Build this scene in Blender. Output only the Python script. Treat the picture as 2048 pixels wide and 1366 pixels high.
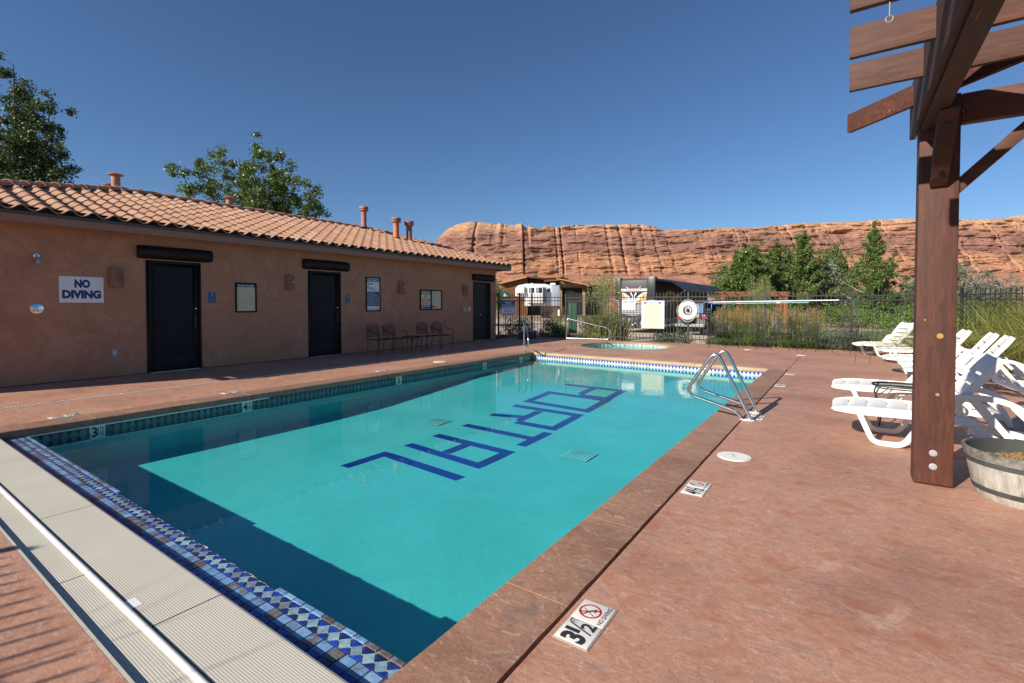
import bpy, bmesh, math, random
from math import sin, cos, pi, radians, sqrt, atan2, tan
from mathutils import Vector, Matrix, noise

for o in list(bpy.data.objects):
    bpy.data.objects.remove(o)
sc = bpy.context.scene
col = sc.collection
random.seed(7)

# ------------------------------------------------------------------ camera
# World: +Y along the long side of the pool, +X away from the bath house, Z = 0 on the deck.
cam_data = bpy.data.cameras.new('camera')
cam = bpy.data.objects.new('camera', cam_data)
col.objects.link(cam)
cam.location = (0, 0, 1.42)
cam.rotation_euler = (radians(90 - 1.4), 0, radians(34.65))
cam_data.sensor_width = 36.0
cam_data.lens = 36.0 * 971.0 / 2048.0
cam_data.shift_y = -0.02455
cam_data.clip_start = 0.05
cam_data.clip_end = 12000
sc.camera = cam

# ------------------------------------------------------------------ daylight
SUN_AZ, SUN_EL = 20.5, 28.0      # shadows fall towards (sin 20.5, cos 20.5)
w = bpy.data.worlds.new('World'); sc.world = w; w.use_nodes = True
nt = w.node_tree; nt.nodes.clear()
sky = nt.nodes.new('ShaderNodeTexSky'); sky.sky_type = 'NISHITA'
sky.sun_disc = False
sky.sun_elevation = radians(SUN_EL)
sky.sun_rotation = radians(180 + SUN_AZ)
sky.altitude = 1300; sky.air_density = 1.1; sky.dust_density = 0.4; sky.ozone_density = 7.0
bg = nt.nodes.new('ShaderNodeBackground'); bg.inputs['Strength'].default_value = 0.07
wo = nt.nodes.new('ShaderNodeOutputWorld')
nt.links.new(sky.outputs[0], bg.inputs[0]); nt.links.new(bg.outputs[0], wo.inputs[0])
sd = bpy.data.lights.new('sun', 'SUN'); so = bpy.data.objects.new('sun', sd); col.objects.link(so)
sd.energy = 5.0; sd.angle = radians(0.53); sd.color = (1.0, 0.91, 0.79)
dsun = Vector((-sin(radians(SUN_AZ)) * cos(radians(SUN_EL)), -cos(radians(SUN_AZ)) * cos(radians(SUN_EL)), sin(radians(SUN_EL))))
so.rotation_euler = dsun.to_track_quat('Z', 'Y').to_euler()
so.location = dsun * 40
vs = sc.view_settings
vs.view_transform = 'Standard'; vs.look = 'None'; vs.exposure = 0.58; vs.gamma = 1.0; vs.use_curve_mapping = False
sc.cycles.max_bounces = 8; sc.cycles.transparent_max_bounces = 24
sc.cycles.sample_clamp_indirect = 6
sc.cycles.use_denoising = True

# ------------------------------------------------------------------ object helpers
def tag(o, label=None, cat=None, group=None, kind=None):
    if label: o['label'] = label
    if cat: o['category'] = cat
    if group: o['group'] = group
    if kind: o['kind'] = kind
    return o

def empty(name, label=None, cat=None, loc=(0, 0, 0), rz=0.0, group=None):
    o = bpy.data.objects.new(name, None); col.objects.link(o)
    o.empty_display_size = 0.1
    o.location = loc; o.rotation_euler = (0, 0, rz)
    return tag(o, label, cat, group)

def link_mesh(name, me, parent=None, loc=None):
    o = bpy.data.objects.new(name, me); col.objects.link(o)
    if parent: o.parent = parent
    if loc is not None: o.location = loc
    return o

_kids = None
def copy_tree(o, parent=None):
    c = o.copy(); col.objects.link(c)
    if parent: c.parent = parent
    for ch in list(o.children):
        copy_tree(ch, c)
    return c

class MB:
    """collects boxes, bars, tubes, lathes into ONE mesh"""
    def __init__(s): s.v = []; s.f = []
    def add(s, vs_, fs):
        n = len(s.v); s.v += [tuple(p) for p in vs_]; s.f += [tuple(i + n for i in f) for f in fs]; return s
    def box(s, x0, x1, y0, y1, z0, z1, M=None):
        P = [Vector(p) for p in ((x0,y0,z0),(x1,y0,z0),(x1,y1,z0),(x0,y1,z0),(x0,y0,z1),(x1,y0,z1),(x1,y1,z1),(x0,y1,z1))]
        if M is not None: P = [M @ p for p in P]
        return s.add(P, [(0,3,2,1),(4,5,6,7),(0,1,5,4),(1,2,6,5),(2,3,7,6),(3,0,4,7)])
    def bar(s, a, b, w_, h_, up=(0, 0, 1), taper=1.0):
        a = Vector(a); b = Vector(b); d = (b - a).normalized(); up = Vector(up)
        if abs(d.dot(up)) > .99: up = Vector((1, 0, 0))
        r = d.cross(up).normalized(); u = r.cross(d)
        P = []
        for p, k in ((a, 1.0), (b, taper)):
            P += [p - r*w_/2*k - u*h_/2*k, p + r*w_/2*k - u*h_/2*k, p + r*w_/2*k + u*h_/2*k, p - r*w_/2*k + u*h_/2*k]
        return s.add(P, [(0,3,2,1),(4,5,6,7),(0,1,5,4),(1,2,6,5),(2,3,7,6),(3,0,4,7)])
    def tube(s, pts, r, n=8, cap=True):
        pts = [Vector(p) for p in pts]; m = len(pts)
        rs = r if isinstance(r, (list, tuple)) else [r] * m
        P = []; prev = None
        for i, p in enumerate(pts):
            d = (pts[min(i+1, m-1)] - pts[max(i-1, 0)])
            d = d.normalized() if d.length > 1e-9 else Vector((0, 0, 1))
            if prev is None:
                u = Vector((0, 0, 1)) if abs(d.z) < .9 else Vector((1, 0, 0))
            else: u = prev
            r_ = d.cross(u)
            if r_.length < 1e-6: r_ = d.cross(Vector((0, 1, 0)))
            r_.normalize(); u = r_.cross(d).normalized(); prev = u
            for k in range(n):
                a = 2*pi*k/n
                P.append(p + (r_*cos(a) + u*sin(a)) * rs[i])
        F = []
        for i in range(m-1):
            for k in range(n):
                k2 = (k+1) % n
                F.append((i*n+k, i*n+k2, (i+1)*n+k2, (i+1)*n+k))
        if cap:
            F.append(tuple(range(n-1, -1, -1))); F.append(tuple((m-1)*n + k for k in range(n)))
        return s.add(P, F)
    def lathe(s, prof, n=24, c=(0, 0, 0), closed=False, M=None, cap=False):
        P = []; m = len(prof)
        for (r, z) in prof:
            for k in range(n):
                a = 2*pi*k/n
                q = Vector((c[0] + r*cos(a), c[1] + r*sin(a), c[2] + z))
                P.append(M @ q if M is not None else q)
        F = []
        for i in range(m if closed else m-1):
            j = (i+1) % m
            for k in range(n):
                k2 = (k+1) % n
                F.append((i*n+k, i*n+k2, j*n+k2, j*n+k))
        if cap:
            if prof[0][0] > 1e-6: F.append(tuple(range(n-1, -1, -1)))
            if prof[-1][0] > 1e-6: F.append(tuple((m-1)*n + k for k in range(n)))
        return s.add(P, F)
    def prism(s, poly, d, M=None):
        """poly: 2D list (x,y) counter-clockwise, extruded from z=0 to z=d, then placed by M"""
        n = len(poly)
        P = [Vector((x, y, 0)) for x, y in poly] + [Vector((x, y, d)) for x, y in poly]
        if M is not None: P = [M @ p for p in P]
        F = [tuple(range(n-1, -1, -1)), tuple(range(n, 2*n))]
        F += [(i, (i+1) % n, n + (i+1) % n, n + i) for i in range(n)]
        return s.add(P, F)
    def mesh(s, name, mat=None, smooth=False):
        me = bpy.data.meshes.new(name); me.from_pydata(s.v, [], s.f); me.validate(); me.update()
        if mat: me.materials.append(mat)
        if smooth:
            me.polygons.foreach_set('use_smooth', [True] * len(me.polygons))
            try: me.set_sharp_from_angle(angle=radians(40))
            except Exception: pass
        return me
    def build(s, name, mat=None, parent=None, smooth=False, bevel=0.0, loc=None):
        me = s.mesh(name, mat, smooth)
        if bevel:
            bm = bmesh.new(); bm.from_mesh(me)
            bmesh.ops.remove_doubles(bm, verts=bm.verts, dist=1e-5)
            es = [e for e in bm.edges if len(e.link_faces) == 2 and e.calc_face_angle(0) > radians(40)]
            bmesh.ops.bevel(bm, geom=es, offset=bevel, segments=2, profile=.6, affect='EDGES', clamp_overlap=True)
            bm.to_mesh(me); bm.free()
            me.polygons.foreach_set('use_smooth', [True] * len(me.polygons))
            try: me.set_sharp_from_angle(angle=radians(50))
            except Exception: pass
        return link_mesh(name, me, parent, loc)

def bez(pts, n=6):
    """Catmull-Rom through pts"""
    P = [Vector(p) for p in pts]; out = []
    for i in range(len(P)-1):
        p0 = P[max(i-1, 0)]; p1 = P[i]; p2 = P[i+1]; p3 = P[min(i+2, len(P)-1)]
        for k in range(n):
            t = k/n
            out.append(0.5*((2*p1) + (p2-p0)*t + (2*p0-5*p1+4*p2-p3)*t*t + (3*p1-p0-3*p2+p3)*t**3))
    out.append(P[-1]); return out

def fillet(pts, r, n=6):
    """polyline with rounded corners"""
    P = [Vector(p) for p in pts]; out = [P[0]]
    rr = r if isinstance(r, (list, tuple)) else [r]*len(P)
    for i in range(1, len(P)-1):
        a = P[i-1]-P[i]; b = P[i+1]-P[i]
        k = min(rr[i], a.length*.48, b.length*.48)
        A = P[i] + a.normalized()*k; B = P[i] + b.normalized()*k
        for j in range(n+1):
            t = j/n; out.append((1-t)**2*A + 2*t*(1-t)*P[i] + t*t*B)
    out.append(P[-1]); return out

# ------------------------------------------------------------------ material helpers
def lk(nt, a, b): nt.links.new(a, b)
def new_mat(name):
    m = bpy.data.materials.new(name); m.use_nodes = True
    b = m.node_tree.nodes['Principled BSDF']
    return m, m.node_tree, b
def nnode(nt, t, **kw):
    n = nt.nodes.new(t)
    for k, v in kw.items():
        if k in n.inputs: n.inputs[k].default_value = v
        else: setattr(n, k, v)
    return n
def ramp(nt, fac, stops):
    r = nt.nodes.new('ShaderNodeValToRGB'); e = r.color_ramp.elements
    while len(e) < len(stops): e.new(.5)
    for el, (p, c) in zip(e, stops):
        el.position = p; el.color = (c[0], c[1], c[2], 1)
    lk(nt, fac, r.inputs[0]); return r.outputs[0]
def coords(nt, kind='Object', scale=(1, 1, 1), rot=(0, 0, 0)):
    tc = nt.nodes.new('ShaderNodeTexCoord'); mp = nt.nodes.new('ShaderNodeMapping')
    mp.inputs['Scale'].default_value = scale; mp.inputs['Rotation'].default_value = rot
    lk(nt, tc.outputs[kind], mp.inputs[0]); return mp.outputs[0]
def mixc(nt, fac, a, b, mode='MIX'):
    m = nt.nodes.new('ShaderNodeMix'); m.data_type = 'RGBA'; m.blend_type = mode
    for sock, v in ((m.inputs[0], fac), (m.inputs[6], a), (m.inputs[7], b)):
        if isinstance(v, (int, float)): sock.default_value = v
        elif isinstance(v, tuple): sock.default_value = (*v, 1) if len(v) == 3 else v
        else: lk(nt, v, sock)
    return m.outputs[2]
def bump(nt, h, strength, dist, bsdf):
    b = nt.nodes.new('ShaderNodeBump'); b.inputs['Strength'].default_value = strength; b.inputs['Distance'].default_value = dist
    lk(nt, h, b.inputs['Height']); lk(nt, b.outputs[0], bsdf.inputs['Normal']); return b

def simple(name, c, rough=.5, metal=0.0, var=.12, scale=6.0, bmp=0.0, bdist=.002, stretch=(1, 1, 1), c2=None, spec=None, rnd=0.0, detail=5):
    m, nt, b = new_mat(name)
    n = nnode(nt, 'ShaderNodeTexNoise', Scale=scale, Detail=detail, Roughness=.6)
    lk(nt, coords(nt, 'Object', stretch), n.inputs['Vector'])
    lo = tuple(x*(1-var) for x in c); hi = c2 or tuple(min(1, x*(1+var)) for x in c)
    out = ramp(nt, n.outputs[0], [(.3, lo), (.7, hi)])
    if rnd:
        oi = nt.nodes.new('ShaderNodeObjectInfo')
        hsv = nt.nodes.new('ShaderNodeHueSaturation')
        mr = nnode(nt, 'ShaderNodeMapRange'); mr.inputs[3].default_value = 1-rnd; mr.inputs[4].default_value = 1+rnd
        lk(nt, oi.outputs['Random'], mr.inputs[0]); lk(nt, mr.outputs[0], hsv.inputs['Value']); lk(nt, out, hsv.inputs['Color'])
        out = hsv.outputs[0]
    lk(nt, out, b.inputs['Base Color'])
    b.inputs['Roughness'].default_value = rough; b.inputs['Metallic'].default_value = metal
    if spec is not None: b.inputs['Specular IOR Level'].default_value = spec
    if bmp: bump(nt, n.outputs[0], bmp, bdist, b)
    return m
M = {}
# ------------------------------------------------------------------ materials
def deck_mat(name, base, rust, grey, light, seed=0.0, k=1.0, ba=1.0):
    """stamped slate-pattern concrete: flaky mottling of tan, rust and grey"""
    m, nt, b = new_mat(name)
    tc = nt.nodes.new('ShaderNodeTexCoord')
    mp = nt.nodes.new('ShaderNodeMapping'); mp.inputs['Location'].default_value = (seed, seed*.7, 0); mp.inputs['Scale'].default_value = (k, k, k)
    lk(nt, tc.outputs['Object'], mp.inputs[0]); v = mp.outputs[0]
    def N(sc_, det, ro, dist=0.0, off=0.0, st=(1, 1, 1)):
        q = nt.nodes.new('ShaderNodeMapping'); q.inputs['Location'].default_value = (off, off*1.7, 0); q.inputs['Scale'].default_value = st; q.inputs['Rotation'].default_value = (0, 0, radians(34)); lk(nt, v, q.inputs[0])
        n = nnode(nt, 'ShaderNodeTexNoise', Scale=sc_, Detail=det, Roughness=ro, Distortion=dist); lk(nt, q.outputs[0], n.inputs['Vector']); return n.outputs[0]
    big = N(.9, 5.0, .6, .4); mid = N(4.5, 7.0, .68, 1.1, 3.0, (1, 1.5, 1)); flake = N(19.0, 6.0, .7, 1.6, 7.0, (.8, 1.5, 1)); fine = N(95.0, 3.0, .7, 0, 1.0); pt = N(1.7, 7.0, .72, .8, 12.0)
    c = ramp(nt, flake, [(.32, tuple(x*.78 for x in base)), (.47, base), (.56, tuple(x*1.06 for x in base)), (.68, light)])
    c = mixc(nt, ramp(nt, mid, [(.50, (0, 0, 0)), (.66, (.75, .75, .75))]), c, rust)
    c = mixc(nt, ramp(nt, mid, [(.30, (.7, .7, .7)), (.45, (0, 0, 0))]), c, grey)
    c = mixc(nt, .8, c, ramp(nt, big, [(.3, (.74, .71, .72)), (.48, (1, 1, 1)), (.68, (1.14, 1.17, 1.19))]), 'MULTIPLY')
    c = mixc(nt, .5, c, ramp(nt, fine, [(.3, (.66, .64, .64)), (.5, (1, 1, 1)), (.7, (1.15, 1.14, 1.12))]), 'MULTIPLY')
    c = mixc(nt, ramp(nt, pt, [(.61, (0, 0, 0)), (.74, (.6, .6, .6))]), c, tuple(min(1, x*1.15) for x in light))
    lk(nt, c, b.inputs['Base Color']); b.inputs['Roughness'].default_value = .6; b.inputs['Specular IOR Level'].default_value = .35
    add = nt.nodes.new('ShaderNodeMath'); add.operation = 'MULTIPLY_ADD'; add.inputs[1].default_value = .6
    lk(nt, flake, add.inputs[0]); lk(nt, mid, add.inputs[2])
    bump(nt, add.outputs[0], .32*ba, .010, b)
    return m
M['deck'] = deck_mat('stamped_concrete', (.43, .232, .158), (.36, .14, .078), (.25, .165, .135), (.54, .37, .28), 3.0)
M['coping'] = deck_mat('coping_concrete', (.30, .168, .112), (.25, .11, .066), (.18, .12, .095), (.47, .34, .24), 11.0, 1.0, 1.3)
M['coping_pale'] = deck_mat('coping_concrete_pale', (.38, .27, .175), (.33, .21, .13), (.27, .2, .14), (.47, .36, .25), 17.0, 1.3)
M['joint'] = simple('joint_filler', (.03, .022, .02), .9)
M['mortar'] = simple('pale_mortar', (.42, .33, .24), .9, bmp=.4, bdist=.004, scale=40)
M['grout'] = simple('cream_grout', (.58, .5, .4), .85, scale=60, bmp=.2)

def stucco():
    m, nt, b = new_mat('stucco')
    v = coords(nt, 'Object')
    w_ = nnode(nt, 'ShaderNodeTexNoise', Scale=1.1, Detail=2.0); lk(nt, v, w_.inputs['Vector'])
    wv = nt.nodes.new('ShaderNodeVectorMath'); wv.operation = 'MULTIPLY_ADD'; wv.inputs[1].default_value = (.9, .9, .9)
    lk(nt, w_.outputs['Color'], wv.inputs[0]); lk(nt, v, wv.inputs[2])
    vo = nnode(nt, 'ShaderNodeTexVoronoi', Scale=1.7); vo.feature = 'SMOOTH_F1'; vo.inputs['Smoothness'].default_value = .35; lk(nt, wv.outputs[0], vo.inputs['Vector'])
    sw = nnode(nt, 'ShaderNodeTexNoise', Scale=2.6, Detail=6.0, Roughness=.6, Distortion=2.2); lk(nt, wv.outputs[0], sw.inputs['Vector'])
    fi = nnode(nt, 'ShaderNodeTexNoise', Scale=55.0, Detail=4.0); lk(nt, v, fi.inputs['Vector'])
    c = ramp(nt, sw.outputs[0], [(.25, (.36, .165, .095)), (.5, (.43, .20, .115)), (.75, (.50, .25, .15))])
    c = mixc(nt, .35, c, ramp(nt, vo.outputs[0], [(.1, (.82, .8, .8)), (.6, (1.12, 1.12, 1.12))]), 'MULTIPLY')
    lk(nt, c, b.inputs['Base Color']); b.inputs['Roughness'].default_value = .75
    a = nt.nodes.new('ShaderNodeMath'); a.operation = 'MULTIPLY_ADD'; a.inputs[1].default_value = .15
    lk(nt, fi.outputs[0], a.inputs[0]); lk(nt, sw.outputs[0], a.inputs[2])
    bump(nt, a.outputs[0], .2, .008, b); return m
M['stucco'] = stucco()
M['fascia'] = simple('fascia_paint', (.30, .15, .10), .6, var=.08)
M['drip'] = simple('drip_edge', (.075, .045, .042), .4)
M['mesh_dark'] = simple('eave_closure', (.012, .012, .012), .9)  # near-black that stands for the shade inside openings
def tile_mat():
    m, nt, b = new_mat('clay_roof_tile')
    oi = nt.nodes.new('ShaderNodeObjectInfo'); ri = nt.nodes.new('ShaderNodeNewGeometry')
    mul = nt.nodes.new('ShaderNodeMath'); mul.operation = 'ADD'; lk(nt, oi.outputs['Random'], mul.inputs[0]); lk(nt, ri.outputs['Random Per Island'], mul.inputs[1])
    fr = nt.nodes.new('ShaderNodeMath'); fr.operation = 'FRACT'; lk(nt, mul.outputs[0], fr.inputs[0])
    c = ramp(nt, fr.outputs[0], [(0, (.34, .185, .11)), (.35, (.39, .225, .138)), (.6, (.35, .175, .115)), (.8, (.42, .255, .165)), (1, (.30, .18, .125))])
    n = nnode(nt, 'ShaderNodeTexNoise', Scale=7.0, Detail=6.0, Roughness=.65); lk(nt, coords(nt, 'Object', (1, 6, 1)), n.inputs['Vector'])
    c = mixc(nt, .6, c, ramp(nt, n.outputs[0], [(.3, (.7, .68, .68)), (.5, (1, 1, 1)), (.72, (1.18, 1.15, 1.1))]), 'MULTIPLY')
    lk(nt, c, b.inputs['Base Color']); b.inputs['Roughness'].default_value = .8
    bump(nt, n.outputs[0], .25, .006, b); return m
M['roof_tile'] = tile_mat()
M['cap_tile'] = simple('ridge_cap_clay', (.39, .205, .135), .8, var=.25, scale=5, rnd=.14, bmp=.2, bdist=.005)
M['vent_clay'] = simple('vent_clay', (.33, .14, .10), .7, var=.25, scale=9)
M['vent_orange'] = simple('vent_orange', (.46, .15, .06), .7, var=.3, scale=9)
M['vent_band'] = simple('vent_band', (.12, .07, .05), .7)
M['bronze'] = simple('dark_bronze', (.014, .010, .010), .5, var=.25, spec=.2)
M['door_glass'] = simple('dark_door_panel', (.010, .011, .014), .5, var=.3, scale=3, spec=.18)
M['steel_door'] = simple('grey_steel_door', (.034, .034, .035), .55, var=.1, spec=.2)
M['lintel'] = simple('dark_log', (.016, .009, .010), .55, spec=.25, var=.5, scale=5, stretch=(4, .6, 4), bmp=.4, bdist=.01)
M['chrome'] = simple('chrome', (.75, .75, .76), .12, 1.0, var=.03)
M['stainless'] = simple('stainless_steel', (.68, .66, .63), .2, 1.0, var=.08, scale=20, stretch=(1, 1, .2))
M['alu'] = simple('aluminium', (.6, .6, .62), .35, .9, var=.06)
M['white_paint'] = simple('white_sign', (.78, .78, .77), .45, var=.03)
M['cream_paper'] = simple('cream_sign', (.72, .62, .39), .5, var=.06, scale=3)
M['navy'] = simple('navy_print', (.01, .028, .17), .45, var=.05)
M['blue_print'] = simple('blue_print', (.02, .09, .36), .45, var=.05)
M['red_print'] = simple('red_print', (.50, .03, .03), .45, var=.05)
M['black_print'] = simple('black_print', (.03, .03, .035), .5, var=.05)
M['grey_print'] = simple('grey_print', (.30, .29, .25), .6, var=.05)
M['lightblue_print'] = simple('light_blue_print', (.2, .38, .5), .5)
M['blue_plate'] = simple('blue_plate', (.012, .11, .22), .4)
M['clay_sconce'] = simple('clay_sconce', (.27, .125, .075), .85, var=.25, scale=12, bmp=.3, bdist=.004)
M['sconce_gem'] = simple('pale_gem', (.75, .75, .75), .2)
M['plastic_white'] = simple('white_resin', (.74, .73, .69), .38, var=.03, scale=4, bmp=.06, bdist=.002)
M['lid_white'] = simple('white_lid', (.78, .77, .72), .4, var=.05)
M['tile_white'] = simple('white_glazed_tile', (.74, .72, .66), .25, var=.06, scale=9)
M['black_iron'] = simple('black_iron', (.016, .016, .018), .42, var=.25)
M['fence_black'] = simple('fence_black', (.02, .02, .022), .45, var=.2)
M['rope'] = simple('white_rope', (.7, .7, .68), .8)
M['pole_white'] = simple('pole_white', (.72, .74, .76), .3)
M['pole_blue'] = simple('pole_blue', (.02, .17, .50), .35)
M['pole_teal'] = simple('pole_teal', (.20, .42, .46), .35)
M['clear_plastic'] = simple('sign_backing', (.45, .5, .52), .2)
M['box_grey'] = simple('grey_box', (.35, .36, .38), .45)
def wire_mesh():
    m, nt, b = new_mat('expanded_metal')
    v = coords(nt, 'Object', (1, 1, 1))
    ws = []
    for rot in (45, -45):
        mp = nt.nodes.new('ShaderNodeMapping'); mp.inputs['Rotation'].default_value = (radians(30), 0, radians(rot)); lk(nt, v, mp.inputs[0])
        wv = nnode(nt, 'ShaderNodeTexWave', Scale=75.0, Distortion=0.0); lk(nt, mp.outputs[0], wv.inputs['Vector'])
        gt = nt.nodes.new('ShaderNodeMath'); gt.operation = 'GREATER_THAN'; gt.inputs[1].default_value = .86; lk(nt, wv.outputs['Fac'], gt.inputs[0]); ws.append(gt.outputs[0])
    mx = nt.nodes.new('ShaderNodeMath'); mx.operation = 'MAXIMUM'; lk(nt, ws[0], mx.inputs[0]); lk(nt, ws[1], mx.inputs[1])
    b.inputs['Base Color'].default_value = (.014, .013, .014, 1); b.inputs['Roughness'].default_value = .6; b.inputs['Specular IOR Level'].default_value = .2
    lk(nt, mx.outputs[0], b.inputs['Alpha']); return m
M['wire_mesh'] = wire_mesh()

def wood(name, c, c2, sc_=(1, 1, 1)):
    m, nt, b = new_mat(name)
    v = coords(nt, 'Object', sc_)
    g = nnode(nt, 'ShaderNodeTexNoise', Scale=9.0, Detail=8.0, Roughness=.65, Distortion=.6); lk(nt, v, g.inputs['Vector'])
    big = nnode(nt, 'ShaderNodeTexNoise', Scale=1.3, Detail=3.0); lk(nt, v, big.inputs['Vector'])
    vo = nnode(nt, 'ShaderNodeTexNoise', Scale=5.5, Detail=2.0, Distortion=1.5); lk(nt, v, vo.inputs['Vector'])
    cc = ramp(nt, g.outputs[0], [(.3, tuple(x*.62 for x in c)), (.5, c), (.7, c2)])
    cc = mixc(nt, .8, cc, ramp(nt, big.outputs[0], [(.35, (.72, .7, .7)), (.5, (1, 1, 1)), (.66, (1.35, 1.25, 1.22))]), 'MULTIPLY')
    wear = ramp(nt, vo.outputs[0], [(.735, (0, 0, 0)), (.755, (1, 1, 1))])
    cc = mixc(nt, wear, cc, (.30, .14, .05))
    lk(nt, cc, b.inputs['Base Color']); b.inputs['Roughness'].default_value = .68
    bump(nt, g.outputs[0], .5, .01, b); return m
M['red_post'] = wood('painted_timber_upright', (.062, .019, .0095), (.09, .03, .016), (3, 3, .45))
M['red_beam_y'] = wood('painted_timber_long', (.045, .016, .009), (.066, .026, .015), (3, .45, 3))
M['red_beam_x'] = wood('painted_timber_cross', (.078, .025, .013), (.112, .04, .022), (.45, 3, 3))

def water_mat(name, tint, bs=.05, sc_=5.0):
    m, nt, b = new_mat(name); nt.nodes.remove(b)
    out = nt.nodes['Material Output']
    v = coords(nt, 'Object')
    n1 = nnode(nt, 'ShaderNodeTexNoise', Scale=sc_, Detail=3.0, Roughness=.5, Distortion=.8); lk(nt, v, n1.inputs['Vector'])
    n2 = nnode(nt, 'ShaderNodeTexNoise', Scale=sc_*.22, Detail=1.0); lk(nt, v, n2.inputs['Vector'])
    ad = nt.nodes.new('ShaderNodeMath'); ad.operation = 'MULTIPLY_ADD'; ad.inputs[1].default_value = 2.2; lk(nt, n2.outputs[0], ad.inputs[0]); lk(nt, n1.outputs[0], ad.inputs[2])
    bp = nt.nodes.new('ShaderNodeBump'); bp.inputs['Strength'].default_value = bs; bp.inputs['Distance'].default_value = .02; lk(nt, ad.outputs[0], bp.inputs['Height'])
    fr = nt.nodes.new('ShaderNodeFresnel'); geo = nt.nodes.new('ShaderNodeNewGeometry'); ior = nnode(nt, 'ShaderNodeMapRange'); ior.inputs[3].default_value = 1.33; ior.inputs[4].default_value = 1/1.33; lk(nt, geo.outputs['Backfacing'], ior.inputs[0]); lk(nt, ior.outputs[0], fr.inputs['IOR']); lk(nt, bp.outputs[0], fr.inputs['Normal'])
    tr = nt.nodes.new('ShaderNodeBsdfTransparent'); tr.inputs[0].default_value = (*tint, 1)
    gl = nt.nodes.new('ShaderNodeBsdfGlossy'); gl.inputs['Roughness'].default_value = .0; lk(nt, bp.outputs[0], gl.inputs['Normal'])
    mx = nt.nodes.new('ShaderNodeMixShader'); lk(nt, fr.outputs[0], mx.inputs[0]); lk(nt, tr.outputs[0], mx.inputs[1]); lk(nt, gl.outputs[0], mx.inputs[2])
    lk(nt, mx.outputs[0], out.inputs[0]); return m
M['water'] = water_mat('pool_water', (.44, .855, .885))
M['spa_water'] = water_mat('spa_water', (.62, .88, .86), .25, 14.0)
def plaster():
    m, nt, b = new_mat('pool_plaster')
    v = coords(nt, 'Object')
    n = nnode(nt, 'ShaderNodeTexNoise', Scale=1.2, Detail=6.0, Roughness=.6, Distortion=.5); lk(nt, v, n.inputs['Vector'])
    f = nnode(nt, 'ShaderNodeTexNoise', Scale=34.0, Detail=3.0, Roughness=.7); lk(nt, v, f.inputs['Vector'])
    c = ramp(nt, n.outputs[0], [(.3, (.20, .535, .50)), (.5, (.225, .58, .55)), (.7, (.26, .62, .59))])
    c = mixc(nt, .4, c, ramp(nt, f.outputs[0], [(.3, (.7, .76, .77)), (.5, (1, 1, 1)), (.7, (1.12, 1.08, 1.08))]), 'MULTIPLY')
    lk(nt, c, b.inputs['Base Color']); b.inputs['Roughness'].default_value = .9; return m
M['plaster'] = plaster()
M['floor_tile'] = simple('deep_blue_floor_tile', (.012, .042, .30), .4, var=.12, scale=3, rnd=.12)
M['grate'] = simple('white_grate', (.62, .78, .74), .5)
def glaze(name, stops, scale=22, rough=.22):
    m, nt, b = new_mat(name)
    oi = nt.nodes.new('ShaderNodeObjectInfo')
    v = nt.nodes.new('ShaderNodeTexCoord'); ad = nt.nodes.new('ShaderNodeVectorMath'); ad.operation = 'MULTIPLY_ADD'; ad.inputs[1].default_value = (37, 53, 19)
    cmb = nt.nodes.new('ShaderNodeCombineXYZ')
    for i in range(3): lk(nt, oi.outputs['Random'], cmb.inputs[i])
    lk(nt, cmb.outputs[0], ad.inputs[0]); lk(nt, v.outputs['Object'], ad.inputs[2])
    n = nnode(nt, 'ShaderNodeTexNoise', Scale=scale, Detail=7.0, Roughness=.7, Distortion=.5); lk(nt, ad.outputs[0], n.inputs['Vector'])
    off = nt.nodes.new('ShaderNodeMath'); off.operation = 'MULTIPLY_ADD'; off.inputs[1].default_value = .42; lk(nt, oi.outputs['Random'], off.inputs[0])
    sub = nt.nodes.new('ShaderNodeMath'); sub.operation = 'SUBTRACT'; sub.inputs[1].default_value = .21; lk(nt, n.outputs[0], sub.inputs[0]); lk(nt, sub.outputs[0], off.inputs[2])
    lk(nt, ramp(nt, off.outputs[0], stops), b.inputs['Base Color'])
    b.inputs['Roughness'].default_value = rough; b.inputs['Coat Weight'].default_value = .3
    bump(nt, n.outputs[0], .15, .002, b); return m
M['tile_border'] = glaze('glazed_border_tile', [(.2, (.10, .06, .035)), (.38, (.16, .15, .15)), (.48, (.12, .25, .42)), (.6, (.17, .32, .56)), (.78, (.26, .42, .52))])
M['tile_diamond'] = glaze('glazed_diamond_tile', [(.25, (.16, .13, .11)), (.42, (.16, .22, .28)), (.56, (.2, .34, .42)), (.72, (.32, .46, .46)), (.85, (.42, .48, .42))])
M['tile_cobalt'] = glaze('glazed_cobalt_tile', [(.25, (.008, .012, .05)), (.5, (.012, .03, .22)), (.7, (.015, .06, .42))], 14, .15)
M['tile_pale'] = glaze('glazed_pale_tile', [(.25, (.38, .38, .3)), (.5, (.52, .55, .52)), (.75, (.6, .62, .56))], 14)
M['tile_teal'] = glaze('glazed_teal_tile', [(.25, (.06, .10, .10)), (.5, (.09, .15, .145)), (.75, (.12, .2, .19))], 14)  # pale tile darkened: the left wall's shade is put into the colour
M['tile_navy'] = glaze('glazed_navy_tile', [(.25, (.005, .008, .025)), (.5, (.007, .014, .06)), (.75, (.01, .025, .13))], 14)  # cobalt tile darkened likewise, shade of the left wall in its colour
M['grout_dark'] = simple('stained_grout', (.13, .15, .13), .85)  # darker grout colour used on the left wall
M['cover'] = simple('beige_cover_slat', (.50, .475, .40), .5, var=.05, scale=2.5)
M['cover_rail'] = simple('white_rail', (.72, .71, .68), .4, var=.04)
M['tar'] = simple('dark_gap', (.015, .016, .02), .8)  # near-black stands for the shade in slots, lid gap and pit
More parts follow.
